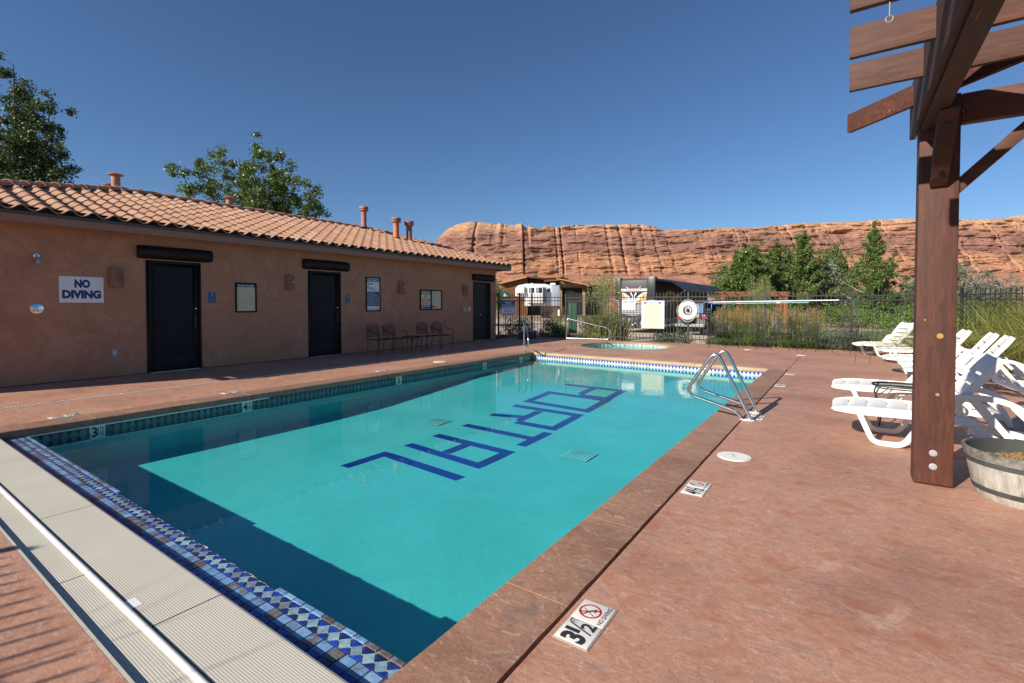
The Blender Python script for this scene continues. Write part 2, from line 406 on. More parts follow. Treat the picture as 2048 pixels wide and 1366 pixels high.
def planter_mat():
    m, nt, b = new_mat('weathered_barrel')
    v = coords(nt, 'Object', (1, 1, .12))
    n = nnode(nt, 'ShaderNodeTexNoise', Scale=34.0, Detail=7.0, Roughness=.65); lk(nt, v, n.inputs['Vector'])
    c = ramp(nt, n.outputs[0], [(.3, (.13, .12, .10)), (.45, (.33, .31, .27)), (.7, (.47, .45, .4))])
    lk(nt, c, b.inputs['Base Color']); b.inputs['Roughness'].default_value = .7; bump(nt, n.outputs[0], .35, .006, b); return m
M['barrel'] = planter_mat()
M['barrel_rim'] = simple('weathered_rim', (.12, .125, .115), .7, var=.6, scale=18, c2=(.27, .25, .22))
M['barrel_band'] = simple('dark_hoop', (.055, .06, .06), .6, var=.3)
M['barrel_in'] = simple('barrel_inside', (.045, .05, .046), .8)
M['straw'] = simple('dry_straw', (.36, .2, .065), .85, var=.4, scale=30)
M['soil'] = simple('soil', (.05, .03, .02), .95, var=.4, scale=20)

def leaf_mat(name, dark, mid, lite, rough=.5, tl=.3):
    m, nt, b = new_mat(name); out = nt.nodes['Material Output']
    ge = nt.nodes.new('ShaderNodeNewGeometry')
    n = nnode(nt, 'ShaderNodeTexNoise', Scale=.9, Detail=3.0); lk(nt, coords(nt, 'Object'), n.inputs['Vector'])
    a = nt.nodes.new('ShaderNodeMath'); a.operation = 'MULTIPLY_ADD'; a.inputs[1].default_value = .55; lk(nt, ge.outputs['Random Per Island'], a.inputs[0])
    s = nt.nodes.new('ShaderNodeMath'); s.operation = 'SUBTRACT'; s.inputs[1].default_value = .27; lk(nt, n.outputs[0], s.inputs[0]); lk(nt, s.outputs[0], a.inputs[2])
    c = ramp(nt, a.outputs[0], [(.2, dark), (.5, mid), (.85, lite)])
    lk(nt, c, b.inputs['Base Color']); b.inputs['Roughness'].default_value = rough
    t = nt.nodes.new('ShaderNodeBsdfTranslucent'); lk(nt, c, t.inputs[0])
    mx = nt.nodes.new('ShaderNodeMixShader'); mx.inputs[0].default_value = tl
    lk(nt, b.outputs[0], mx.inputs[1]); lk(nt, t.outputs[0], mx.inputs[2]); lk(nt, mx.outputs[0], out.inputs[0]); return m
M['leaf_dark'] = leaf_mat('leaf_dark', (.026, .05, .012), (.055, .095, .022), (.10, .15, .038), .5)
M['leaf_mid'] = leaf_mat('leaf_mid', (.055, .10, .018), (.10, .17, .03), (.16, .235, .055), .42)
M['leaf_lime'] = leaf_mat('leaf_lime', (.06, .12, .02), (.12, .21, .035), (.19, .29, .06), .5)
M['leaf_willow'] = leaf_mat('leaf_willow', (.06, .10, .022), (.115, .175, .04), (.17, .23, .065), .55)
M['leaf_olive'] = leaf_mat('leaf_olive', (.13, .15, .10), (.21, .235, .165), (.31, .33, .25), .55)
M['leaf_shrub'] = leaf_mat('leaf_shrub', (.05, .085, .035), (.095, .145, .055), (.16, .215, .09), .5)
M['blade_green'] = leaf_mat('blade_green', (.07, .12, .016), (.14, .21, .028), (.22, .29, .05), .5)
M['blade_gold'] = leaf_mat('blade_gold', (.26, .19, .07), (.40, .29, .11), (.48, .37, .17), .6)
M['blade_reed'] = leaf_mat('blade_reed', (.14, .18, .05), (.24, .28, .085), (.36, .36, .15), .5)
M['blade_arch'] = leaf_mat('blade_arch', (.16, .18, .04), (.30, .30, .075), (.43, .40, .13), .5)
M['blade_blue'] = leaf_mat('blade_blue', (.07, .10, .05), (.13, .165, .085), (.2, .23, .13), .5)
M['bloom'] = leaf_mat('lavender_bloom', (.2, .17, .2), (.32, .28, .33), (.4, .37, .42), .7)
M['bark'] = simple('bark', (.11, .085, .065), .9, var=.4, scale=14, bmp=.5, bdist=.01, stretch=(1, 1, .3))
M['bark_pale'] = simple('pale_bark', (.27, .24, .2), .9, var=.35, scale=10)
# ------------------------------------------------------------------ ground beyond the deck
def tess(name, outer, holes, z, mat, parent=None, thick=0.0):
    from mathutils.geometry import tessellate_polygon
    loops = [[Vector((x, y, 0)) for x, y in outer]] + [[Vector((x, y, 0)) for x, y in h] for h in holes]
    tris = tessellate_polygon(loops)
    flat = [p for l in loops for p in l]
    vs_ = [(p.x, p.y, z) for p in flat]
    fs = []
    for t in tris:
        a, b_, c = (flat[i] for i in t)
        n = (b_-a).cross(c-a).z
        if abs(n) < 1e-9: continue
        fs.append(tuple(t) if n > 0 else (t[0], t[2], t[1]))
    mb = MB(); mb.add(vs_, fs)
    if thick:
        k = 0
        for l in loops:
            n = len(l); base = len(mb.v)
            P = [(p.x, p.y, z) for p in l] + [(p.x, p.y, z-thick) for p in l]
            mb.add(P, [(i, (i+1) % n, n+(i+1) % n, n+i) for i in range(n)])
    return mb.build(name, mat, parent)

def ground_mat():
    m, nt, b = new_mat('desert_ground')
    v = coords(nt, 'Object')
    n = nnode(nt, 'ShaderNodeTexNoise', Scale=.12, Detail=8.0, Roughness=.65); lk(nt, v, n.inputs['Vector'])
    f = nnode(nt, 'ShaderNodeTexNoise', Scale=3.0, Detail=6.0, Roughness=.7); lk(nt, v, f.inputs['Vector'])
    c = ramp(nt, n.outputs[0], [(.38, (.36, .24, .16)), (.5, (.30, .21, .13)), (.6, (.15, .15, .07)), (.7, (.09, .11, .045))])
    c = mixc(nt, .5, c, ramp(nt, f.outputs[0], [(.3, (.6, .6, .6)), (.5, (1, 1, 1)), (.7, (1.2, 1.2, 1.2))]), 'MULTIPLY')
    lk(nt, c, b.inputs['Base Color']); b.inputs['Roughness'].default_value = .95; return m
M['ground'] = ground_mat()
M['gravel'] = simple('pale_gravel_road', (.50, .41, .31), .95, var=.18, scale=9, bmp=.3, bdist=.01, detail=8)
M['asphalt'] = simple('grey_pavement', (.17, .16, .15), .9, var=.15, scale=14)

g = tess('ground', [(-7000, -800), (7000, -800), (7000, 7000), (-7000, 7000)], [[(-14, -3), (-14, 19), (6, 19), (6, -3)][::-1]], -.28, M['ground'])
tag(g, kind='structure')
g2 = MB().box(-14.2, 6.2, -3.2, 19.2, -2.2, -2.1).build('ground', M['ground']); tag(g2, kind='structure')
road = tess('gravel_road', [(-19, 19.2), (-2.7, 19.2), (-1.2, 24.0), (-1.2, 30.2), (6, 34.0), (14, 42), (18, 60), (9, 60), (2, 41), (-6, 38), (-20, 40), (-40, 47), (-43, 42), (-24, 33)], [], -.262, M['gravel'])
tag(road, kind='structure')
pv = MB().box(-14, 4.2, 18.27, 19.15, -.6, -.075).build('pavement', M['asphalt']); tag(pv, kind='structure')

# ------------------------------------------------------------------ deck
SPA = (-6.30, 15.95); SPR = 1.46
def circ(c, r, n=64, d=1): return [(c[0] + r*cos(2*pi*i/n*d), c[1] + r*sin(2*pi*i/n*d)) for i in range(n)]
XL, XR = -7.68, -1.42           # coping lips
def yfar(x): return 12.25 + (x - XL)/(XR - XL) * (11.95 - 12.25)
poolhole = [(-8.07, -.3), (-8.07, 12.62), (-1.073, 12.30), (-1.073, -.3)]
d1 = tess('pool_deck', [(-11.9, -3.2), (-8.08, -3.2), (-8.08, 12.62), (-1.058, 12.30), (-1.058, 18.22), (-11.9, 18.22)],
          [circ(SPA, SPR+.31)], 0.0, M['deck'], thick=.12)
tag(d1, kind='structure')
d1b = MB().box(-8.08, -1.075, -3.2, .652, -.12, 0.0).build('pool_deck', M['deck']); tag(d1b, kind='structure')
for (x0, x1, y0, y1) in ((-1.045, 1.55, -3.2, 8.86), (-1.045, 1.55, 8.87, 18.3), (1.562, 5.6, -3.2, 8.86), (1.562, 5.6, 8.87, 18.3)):
    d2 = MB().box(x0, x1, y0, y1, -.12, -.001).build('pool_deck', M['deck']); tag(d2, kind='structure')
sub = MB().box(-11.95, SPA[0]-SPR-.2, 12.7, 18.32, -.6, -.121).box(SPA[0]+SPR+.2, 5.65, 12.7, 18.32, -.6, -.121)
sub.box(SPA[0]-SPR-.2, SPA[0]+SPR+.2, 12.7, SPA[1]-SPR-.2, -.6, -.121).box(SPA[0]-SPR-.2, SPA[0]+SPR+.2, SPA[1]+SPR+.2, 18.32, -.6, -.121)
sub.box(-1.07, 5.65, -3.25, 12.7, -.6, -.121).box(-11.95, -8.09, -3.25, 12.7, -.6, -.121).box(-8.09, -1.07, -3.25, -.35, -.6, -.121)
tag(sub.build('deck_base', M['joint']), kind='structure')

# ------------------------------------------------------------------ coping slabs
cop = empty('pool_coping'); cop['kind'] = 'structure'
def cop_slab(poly, z0, z1, lipside, mat=M['coping']):
    """poly: outer quad (a,b along the lip; c,d along the deck). rounded rough lip"""
    a, b_, c, d = [Vector((x, y, 0)) for x, y in poly]
    n = 14; mb = MB(); prof = [(0.0, z0), (-.004, z0+.012), (-.006, z1-.03), (.0, z1-.010), (.012, z1), (1.0, z1), (1.0, z0)]
    P = []; m = len(prof)
    for i in range(n+1):
        t = i/n; p = a.lerp(b_, t); q = d.lerp(c, t); dv = (q-p); L = dv.length; dv.normalize()
        for (u, z) in prof:
            if u == 1.0:
                j = random.uniform(-.004, .002) if 0 < i < n else 0
                w_ = p + dv*(L + j)
            else:
                w_ = p + dv*(u + .003*noise.noise(Vector((p.x*3, p.y*3, u*9))))
            zz = z + (.002*noise.noise(Vector((w_.x*4, w_.y*4, 3))) if z == z1 else 0)
            P.append((w_.x, w_.y, zz))
    F = [tuple(range(m-1, -1, -1)), tuple(n*m + k for k in range(m))]
    for i in range(n):
        for k in range(m):
            k2 = (k+1) % m
            F.append((i*m+k, i*m+k2, (i+1)*m+k2, (i+1)*m+k))
    mb.add(P, F)
    o = mb.build('coping_slab', mat, cop, smooth=True)
    return o
y = 1.995; G_ = .008
ys = [-.3, .98] + [1.995 + .945*i for i in range(11)] + [11.93]
for i in range(len(ys)-1):
    ya, yb = ys[i] + G_/2, ys[i+1] - G_/2
    cop_slab([(XR, ya), (XR, yb), (-1.062, yb), (-1.062, ya)], -.08, .004, 'r')
ysl = [-.3, .10, 2.0] + [2.0 + 1.92*i for i in range(1, 6)] + [12.24]
for i in range(len(ysl)-1):
    ya, yb = ysl[i] + G_/2, ysl[i+1] - G_/2
    cop_slab([(XL, ya), (XL, yb), (-8.068, yb), (-8.068, ya)], -.08, .002, 'l')
xs = [XL-.385, -6.1, -4.55, -3.0, XR+.342]
for i in range(4):
    xa, xb = xs[i] + (G_/2 if i else 0), xs[i+1] - (G_/2 if i < 3 else 0)
    cop_slab([(xa, yfar(xa)), (xb, yfar(xb)), (xb, yfar(xb)+.36), (xa, yfar(xa)+.36)], -.08, .003, 'f', M['coping_pale'])
jm = MB()
for i in range(1, len(ys)-1): jm.box(XR+.006, -1.085, ys[i]-.0045, ys[i]+.0045, -.07, .0)
for i in range(1, len(ysl)-1): jm.box(-8.06, XL-.006, ysl[i]-.0045, ysl[i]+.0045, -.07, -.001)
jm.build('joint_mortar', M['mortar'], cop)

# ------------------------------------------------------------------ pool shell, floor, letters
WZ = -.175
def fdepth(yv):
    pts = [(0, .585), (3.2, .60), (5.0, .602), (6.3, .575), (7.2, .522), (8.4, .45), (9.3, .385), (11, .34), (13, .31)]
    for (a, da), (b_, db) in zip(pts, pts[1:]):
        if yv <= b_:
            t = (yv-a)/(b_-a); t = t*t*(3-2*t)*.35 + t*.65
            return da + (db-da)*t
    return .31
fl = MB(); nx, ny = 12, 48
vsx = [-7.74 + (6.36)*i/nx for i in range(nx+1)]; vsy = [.9 + 11.6*j/ny for j in range(ny+1)]
fl.add([(x, yv, -fdepth(yv)) for yv in vsy for x in vsx], [(j*(nx+1)+i, j*(nx+1)+i+1, (j+1)*(nx+1)+i+1, (j+1)*(nx+1)+i) for j in range(ny) for i in range(nx)])
pool = fl.build('pool_floor', M['plaster'], smooth=True); tag(pool, kind='structure')
pw = empty('pool_wall'); pw['kind'] = 'structure'
xl, xr = XL-.03, XR+.03
yfl, yfr = yfar(xl)+.03, yfar(xr)+.03
MB().add([(xl, .9, -1.0), (xl, yfl, -1.0), (xl, yfl, -.075), (xl, .9, -.075), (xr, .9, -1.0), (xr, yfr, -1.0), (xr, yfr, -.075), (xr, .9, -.075)],
         [(0, 1, 2, 3), (7, 6, 5, 4), (1, 5, 6, 2)]).build('plaster_wall', M['plaster'], pw)
# grout bands + waterline tiles on the left and far walls
ZB0, ZB1 = -.255, -.088
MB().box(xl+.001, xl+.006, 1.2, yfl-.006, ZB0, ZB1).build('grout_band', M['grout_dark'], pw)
a0 = Vector((xl, yfl-.004, 0)); a1 = Vector((xr, yfr-.004, 0)); dv = (a1-a0).normalized(); nv = Vector((dv.y, -dv.x, 0))
Mf = Matrix(((dv.x, 0, nv.x, a0.x), (dv.y, 0, nv.y, a0.y), (0, 1, 0, 0), (0, 0, 0, 1)))    # local x along wall, y up, z towards the water
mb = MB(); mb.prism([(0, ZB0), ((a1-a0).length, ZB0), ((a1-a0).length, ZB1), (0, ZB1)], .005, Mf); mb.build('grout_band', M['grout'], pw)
def flat_tile(name, poly, t, mat):
    mb = MB(); mb.prism(poly, t); me = mb.mesh(name, mat); return me
dh = (ZB1-ZB0)/2; pit = .0835
dia = [(0, -dh+.006), (pit/2-.004, 0), (0, dh-.006), (-pit/2+.004, 0)]
tri_u = [(-pit/2+.007, dh-.002), (0, .008), (pit/2-.007, dh-.002)]; tri_d = [(-x, -yv) for x, yv in tri_u]
zc = (ZB0+ZB1)/2
Ml = Matrix(((0, 0, 1, xl+.006), (1, 0, 0, 0), (0, 1, 0, 0), (0, 0, 0, 1)))
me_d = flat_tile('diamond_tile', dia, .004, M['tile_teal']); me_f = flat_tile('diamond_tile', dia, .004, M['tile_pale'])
tm = MB()
MARK_L = [2.02, 3.86, 6.98, 9.9, 11.6]; MARK_F = [4.95]
yv = 1.46; k = 0
while yv < yfl-.05:
    if not any(abs(yv-m_) < .125 for m_ in MARK_L):
        o = link_mesh('diamond_tile', me_d, pw); o.matrix_local = Ml @ Matrix.Translation((yv, zc, 0))
    for po in (tri_u, tri_d):
        if not any(abs(yv+pit/2-m_) < .12 for m_ in MARK_L):
            tm.prism(po, .004, Ml @ Matrix.Translation((yv+pit/2, zc, 0)))
    yv += pit
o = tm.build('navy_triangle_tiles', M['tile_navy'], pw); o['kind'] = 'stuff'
Lf = (a1-a0).length; s = pit*.6; tm = MB()
while s < Lf-.04:
    if not any(abs(s-m_) < .125 for m_ in MARK_F):
        o = link_mesh('diamond_tile', me_f, pw); o.matrix_local = Mf @ Matrix.Translation((s, zc, .005))
    for po in (tri_u, tri_d):
        if not any(abs(s+pit/2-m_) < .12 for m_ in MARK_F): tm.prism(po, .004, Mf @ Matrix.Translation((s+pit/2, zc, .005)))
    s += pit
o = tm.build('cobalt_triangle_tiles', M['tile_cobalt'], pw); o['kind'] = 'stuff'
# cover track under the left lip
MB().box(XL-.028, XL-.004, .2, 4.2, -.098, -.083).build('cover_track', M['alu'], pw)

# text helper -------------------------------------------------------------
_txt = {}
def glyphs(s, bold):
    key = (s, bold)
    if key not in _txt:
        cu = bpy.data.curves.new('t', 'FONT'); cu.body = s; cu.resolution_u = 3; cu.offset = bold; cu.fill_mode = 'FRONT'
        ob = bpy.data.objects.new('t', cu); me = bpy.data.meshes.new_from_object(ob)
        V = [v.co.copy() for v in me.vertices]; F = [tuple(p.vertices) for p in me.polygons]
        bpy.data.objects.remove(ob); bpy.data.curves.remove(cu); bpy.data.meshes.remove(me)
        x0 = min(v.x for v in V); x1 = max(v.x for v in V); y0 = min(v.y for v in V); y1 = max(v.y for v in V)
        _txt[key] = ([((v.x-x0)/(x1-x0), (v.y-y0)/(y1-y0)) for v in V], F)
    return _txt[key]
def text_box(mb, s, x0, x1, y0, y1, Mx, bold=.0, lift=0.0):
    """lettering that fills the box x0..x1, y0..y1 of the plane given by Mx"""
    V, F = glyphs(s, bold)
    return mb.add([Mx @ Vector((x0 + u*(x1-x0), y0 + v*(y1-y0), lift)) for u, v in V], F)

# depth numbers on the walls
def wall_mark(s, Mx):
    r = MB().prism([(-.076, -dh+.004), (.076, -dh+.004), (.076, dh-.002), (-.076, dh-.002)], .005, Mx).build('depth_tile', M['tile_white'], pw)
    m2 = MB()
    if len(s) > 1:
        text_box(m2, s[0], -.06, .0, -.06, .062, Mx, .03, .0065); text_box(m2, '1/2', .004, .06, -.045, .055, Mx, .01, .0065)
    else: text_box(m2, s, -.035, .035, -.06, .06, Mx, .03, .0065)
    m2.build('depth_number', M['black_print'], r)
for yv, s in zip(MARK_L, ('31', '41', '5', '5', '5')): wall_mark(s, Ml @ Matrix.Translation((yv, zc, 0)))
for s_ in MARK_F: wall_mark('5', Mf @ Matrix.Translation((s_, zc, .005)))

# letters of the floor: P O R T A L read from the far end, made of blue tiles
def floor_letter(name, bars):
    root = empty(name); root.parent = pool
    for (pa, pb, wd) in bars:
        a = Vector((*pa, 0)); b_ = Vector((*pb, 0)); L = (b_-a).length; n = max(1, round(L/.33)); d = (b_-a)/n; u = d.normalized(); p_ = Vector((-u.y, u.x, 0))*wd/2
        for i in range(n):
            q0 = a + d*i + u*.004; q1 = a + d*(i+1) - u*.004
            P = [q0-p_, q1-p_, q1+p_, q0+p_]
            mb = MB(); n4 = 4
            mb.add([(v.x, v.y, -fdepth(v.y)+.004) for v in P] + [(v.x, v.y, -fdepth(v.y)-.01) for v in P], [(0, 1, 2, 3), (7, 6, 5, 4), (0, 4, 5, 1), (1, 5, 6, 2), (2, 6, 7, 3), (3, 7, 4, 0)])
            mb.build('blue_tile', M['floor_tile'], root)
WB = .155
XA, XB = -5.20, -3.72
def bar(x0, y0, x1, y1, w_=WB): return ((x0, y0), (x1, y1), w_)
# L
floor_letter('floor_letter', [bar(XA+WB/2, 3.74, XA+WB/2, 4.38+WB/2), bar(XA+WB, 4.38, XB+.06, 4.25)])
# A
floor_letter('floor_letter', [bar(XA, 4.88, XB+.02, 4.72), bar(XA, 5.45, XB+.02, 5.36), bar(XB-.06, 4.80, XB-.06, 5.285), bar(XA+.72, 4.89, XA+.72, 5.33)])
# T
floor_letter('floor_letter', [bar(XB-.07, 5.70, XB-.07, 6.47), bar(XA, 6.14, XB-.15, 6.08)])
# R
floor_letter('floor_letter', [bar(XA, 7.58, XB-.02, 7.54), bar(XB-.09, 6.76, XB-.09, 7.46), bar(XB-.02, 6.68, -4.55, 6.70), bar(-4.55, 6.78, -4.55, 7.46), bar(-4.62, 7.0, XA, 6.86)])
# O
floor_letter('floor_letter', [bar(XA, 7.97, XB-.0, 7.85), bar(XA, 8.78, XB-.0, 8.70), bar(XA+.08, 8.05, XA+.08, 8.70), bar(XB-.08, 7.94, XB-.08, 8.62)])
# P
floor_letter('floor_letter', [bar(XA, 9.62, XB-.02, 9.58), bar(XB-.1, 8.90, XB-.1, 9.50), bar(XB-.02, 8.82, -4.46, 8.84), bar(-4.46, 8.92, -4.46, 9.50)])
# grates in the floor
def floor_grate(cx_, cy_, a=.17):
    root = empty('floor_drain'); root.parent = pool
    for i in range(8):
        x = cx_ - a + 2*a*i/7
        MB().add([(x-.020, cy_-a, -fdepth(cy_-a)+.014), (x+.020, cy_-a, -fdepth(cy_-a)+.014), (x+.020, cy_+a, -fdepth(cy_+a)+.014), (x-.020, cy_+a, -fdepth(cy_+a)+.007)], [(0, 1, 2, 3)]).build('grate_bar', M['grate'], root)
    MB().add([(x, y_, -fdepth(y_)+.005) for x, y_ in ((cx_-a-.02, cy_-a-.02), (cx_+a+.02, cy_-a-.02), (cx_+a+.02, cy_+a+.02), (cx_-a-.02, cy_+a+.02))], [(0, 1, 2, 3)]).build('grate_frame', M['plaster'], root)
floor_grate(-5.72, 6.02); floor_grate(-2.90, 5.75)
# underwater lamp on the left wall
Mr = Matrix(((0, 0, 1, xl+.002), (1, 0, 0, 3.05), (0, 1, 0, -.36), (0, 0, 0, 1)))
MB().lathe([(.10, 0), (.10, .006), (.085, .010), (.083, .006), (.0001, .006)], 28, M=Mr).build('pool_lamp', M['plaster'], pw, smooth=True)

wm = MB(); nx, ny = 2, 2
wm.add([(xl+.004, .95, WZ), (xr-.004, .95, WZ), (xr-.004, yfr-.002, WZ), (xl+.004, yfl-.002, WZ)], [(0, 1, 2, 3)])
water = wm.build('pool_water', M['water']); tag(water, kind='structure')

# ------------------------------------------------------------------ tiled ledge and slatted cover lid at the near end
led = empty('tiled_ledge'); led['kind'] = 'structure'
LZ = -.085
lm = MB(); 
# grout bed: rough inner edge where the border tiles are missing
n = 220; top = []; 
for i in range(n+1):
    x = xl + (xr-xl)*i/n
    yi = 1.381
    if -4.78 < x < -2.42: yi = 1.371 + .012*noise.noise(Vector((x*9, 0, 0))) + .006*noise.noise(Vector((x*37, 4, 0)))
    top.append((x, yi))
P = [(x, yv, LZ-.004) for x, yv in top] + [(x, yv+.006, -.9) for x, yv in top] + [(x, .9, LZ-.004) for x, yv in top]
F = []
for i in range(n):
    F.append((i, i+1, n+1+i+1, n+1+i)); F.append((2*(n+1)+i, 2*(n+1)+i+1, i+1, i))
lm.add(P, F); lm.build('grout_bed', M['grout'], led)
def prism_me(name, poly, mat, t=.009, bev=.0015):
    mb = MB(); mb.prism(poly, t); me = mb.mesh(name, mat)
    bm = bmesh.new(); bm.from_mesh(me)
    es = [e for e in bm.edges if all(v.co.z > t-.0001 for v in e.verts)]
    bmesh.ops.bevel(bm, geom=es, offset=bev, segments=1, affect='EDGES'); bm.to_mesh(me); bm.free(); return me
pt = .0802; hp = pt/2
me_b1 = prism_me('border_tile', [(-hp+.003, -.0125), (hp-.003, -.0125), (hp-.003, .0125), (-hp+.003, .0125)], M['tile_border'], .018)
me_b2 = prism_me('border_tile', [(-hp+.0035, -.031), (hp-.0035, -.031), (hp-.0035, .031), (-hp+.0035, .031)], M['tile_border'])
me_b3 = prism_me('dark_border_tile', [(-hp+.0035, -.036), (hp-.0035, -.036), (hp-.0035, .036), (-hp+.0035, .036)], M['tile_cobalt'])
hd = .0385
me_dm = prism_me('diamond_tile', [(0, -hd+.0045), (hp-.0045, 0), (0, hd-.0045), (-hp+.0045, 0)], M['tile_diamond'])
me_tu = prism_me('triangle_tile', [(-hp+.0085, hd-.002), (0, .0065), (hp-.0085, hd-.002)], M['tile_cobalt'])
me_td = prism_me('triangle_tile', [(hp-.0085, -hd+.002), (0, -.0065), (-hp+.0085, -hd+.002)], M['tile_cobalt'])
i = 0; x = xl + hp
while x < xr:
    j = lambda a: random.uniform(-a, a)
    def put(me, dx, yv, dz=0.0):
        o = link_mesh(me.name, me, led); o.location = (x+dx+j(.0008), yv+j(.0008), LZ-.0055+dz+j(.0006)); o.rotation_euler = (j(.01), j(.01), j(.012)); return o
    if not (-4.76 < x+hp < -2.44): put(me_b1, hp, 1.377, -.006)
    put(me_dm, 0, 1.3235)
    put(me_tu, hp, 1.3235); put(me_td, hp, 1.3235)
    put(me_b2, hp*.6, 1.2505); put(me_b3, hp*.6, 1.1785)
    x += pt
# dark pit below the lid
MB().box(-7.70, -1.44, .67, 1.13, -.75, -.7).box(-7.70, -1.44, .656, .664, -.7, -.03).build('cover_pit', M['tar'], led)

lid = empty('cover_lid', 'beige ribbed slatted lid over the pool cover housing, with a white rail', 'pool cover lid')
def rib_panel(x0, x1, y0, y1, z, pit=.0105, amp=.0007, roll=False):
    n = int((y1-y0)/pit); P = []; mb = MB()
    prof = []
    for i in range(n):
        a = y0 + i*pit
        prof += [(a+.001, z), (a+pit*.62, z), (a+pit*.68, z-amp), (a+pit*.95, z-amp)]
    prof += [(y1, z)]
    if roll: prof += [(y1+.012, z-.004), (y1+.02, z-.012), (y1+.024, z-.026), (y1+.02, z-.034)]
    m = len(prof)
    for x in (x0, x1): P += [(x, yv, zz) for yv, zz in prof]
    F = [(k, k+1, m+k+1, m+k)[::-1] for k in range(m-1)]
    mb.add(P, F)
    mb.add([(x0, y0, z), (x1, y0, z), (x1, y0, z-.03), (x0, y0, z-.03)], [(0, 3, 2, 1)])
    mb.add([(x0, y0, z-.03), (x1, y0, z-.03), (x1, y1, z-.03), (x0, y1, z-.03)], [(0, 1, 2, 3)])
    return mb
CZ = -.024
for x0, x1 in ((-7.66, -6.35), (-6.343, -4.452), (-4.444, -2.552), (-2.544, -1.45)):
    rib_panel(x0, x1, .848, 1.132, CZ, roll=True).build('lid_slat', M['cover'], lid)
for x0, x1 in ((-7.66, -5.24), (-5.232, -3.342), (-3.334, -1.45)):
    rib_panel(x0, x1, .668, .808, CZ).build('lid_slat', M['cover'], lid)
for x0, x1 in ((-7.66, -5.24), (-5.236, -3.342), (-3.338, -1.45)):
    mb = MB(); m = 8; P = []
    pr = [(.809, CZ-.02), (.809, CZ+.004), (.814, CZ+.011), (.824, CZ+.014), (.834, CZ+.011), (.839, CZ+.004), (.839, CZ-.02)]
    for x in (x0, x1): P += [(x, a, b_) for a, b_ in pr]
    k = len(pr); mb.add(P, [(i, i+1, k+i+1, k+i)[::-1] for i in range(k-1)] + [tuple(range(k)), tuple(2*k-1-i for i in range(k))])
    mb.build('lid_rail', M['cover_rail'], lid, smooth=True)
MB().box(-7.66, -1.45, .8405, .8465, -.055, -.034).build('lid_gap', M['tar'], lid)
MB().box(-7.66, -1.45, .653, .6675, -.06, -.001).build('lid_edge', M['cover'], lid)
MB().box(-2.87, -2.775, .84, .885, CZ+.0005, CZ+.0012).build('paper_label', M['white_paint'], lid)

# ------------------------------------------------------------------ spa
spa = empty('spa_basin'); spa['kind'] = 'structure'
n = 64
rings = [(SPR+.30, -.02), (SPR+.30, .003), (SPR+.012, .004), (SPR, -.004), (SPR-.002, -.045), (SPR+.02, -.05)]
MB().lathe(rings, n, (SPA[0], SPA[1], 0)).build('spa_coping', M['coping_pale'], spa, smooth=True)
mb = MB(); mb.v = []; 
MB().lathe([(SPR+.02, -.7), (SPR+.02, -.05)][::-1], n, (SPA[0], SPA[1], 0)).build('spa_wall', M['plaster'], spa, smooth=True)
MB().lathe([(.001, -.45), (SPR*.75, -.42), (SPR+.02, -.30)], n, (SPA[0], SPA[1], 0)).build('spa_floor', M['plaster'], spa, smooth=True)
me_s = flat_tile('spa_tile', [(-.036, -.04), (.036, -.04), (.036, .04), (-.036, .04)], .006, M['tile_pale']); me_s2 = flat_tile('cobalt_tile', [(-.018, -.018), (.018, -.018), (.018, .018), (-.018, .018)], .009, M['tile_cobalt'])
nt_ = 116
for i in range(nt_):
    a = 2*pi*i/nt_
    if sin(a) < -.25: continue
    R_ = Matrix(((-sin(a), 0, -cos(a), SPA[0]+(SPR+.016)*cos(a)), (cos(a), 0, -sin(a), SPA[1]+(SPR+.016)*sin(a)), (0, 1, 0, -.098), (0, 0, 0, 1)))
    o = link_mesh('spa_tile', me_s, spa); o.matrix_local = R_
    if i % 2 == 0:
        o = link_mesh('cobalt_tile', me_s2, spa); o.matrix_local = R_
sw = MB(); sw.lathe([(.001, -.125), (SPR+.012, -.125)], n, (SPA[0], SPA[1], 0)); o = sw.build('spa_water', M['spa_water']); tag(o, kind='structure')

# ------------------------------------------------------------------ trench drain on the bath house side
td = empty('trench_drain', 'long white slotted drain strip let into the deck along the bath house', 'deck drain')
yy = -2.5
while yy < 12.9:
    y1 = min(yy+1.76, 13.0); mb = MB().box(-9.487, -9.443, yy+.004, y1-.004, -.02, .006)
    mb.build('drain_grate', M['white_paint'], td)
    sl = MB(); k = yy+.04
    while k < y1-.05:
        sl.box(-9.478, -9.452, k, k+.012, .0055, .0068); k += .036
    o = sl.build('drain_slots', M['tar'], td); o['kind'] = 'stuff'
    yy += 1.76
# ------------------------------------------------------------------ bath house
WX = -11.83
bh = empty('bath_house', 'long low adobe stucco bath house with clay tiled hip roof beside the pool', 'building')
Y0, Y1, ZT, XB_ = -.15, 15.96, 3.02, -18.8
D1, D2, D3 = (3.925, 4.955, 2.332), (7.555, 8.575, 2.325), (14.485, 15.60, 2.30)
mb = MB()
segs = [(Y0, D1[0]), (D1[1], D2[0]), (D2[1], D3[0]), (D3[1], Y1)]
for a, b_ in segs: mb.box(WX-.2, WX, a, b_, -.01, ZT)
for a, b_, z in (D1, D2, D3): mb.box(WX-.2, WX, a, b_, z, ZT)
mb.box(XB_, WX-.2, Y1-.2, Y1, -.01, ZT).box(XB_, WX-.2, Y0, Y0+.2, -.01, ZT).box(XB_-.2, XB_, Y0, Y1, -.01, ZT)
mb.build('wall', M['stucco'], bh)
MB().box(WX-.012, WX+.012, Y0, Y1, -.03, .012).build('wall_footing', M['joint'], bh)
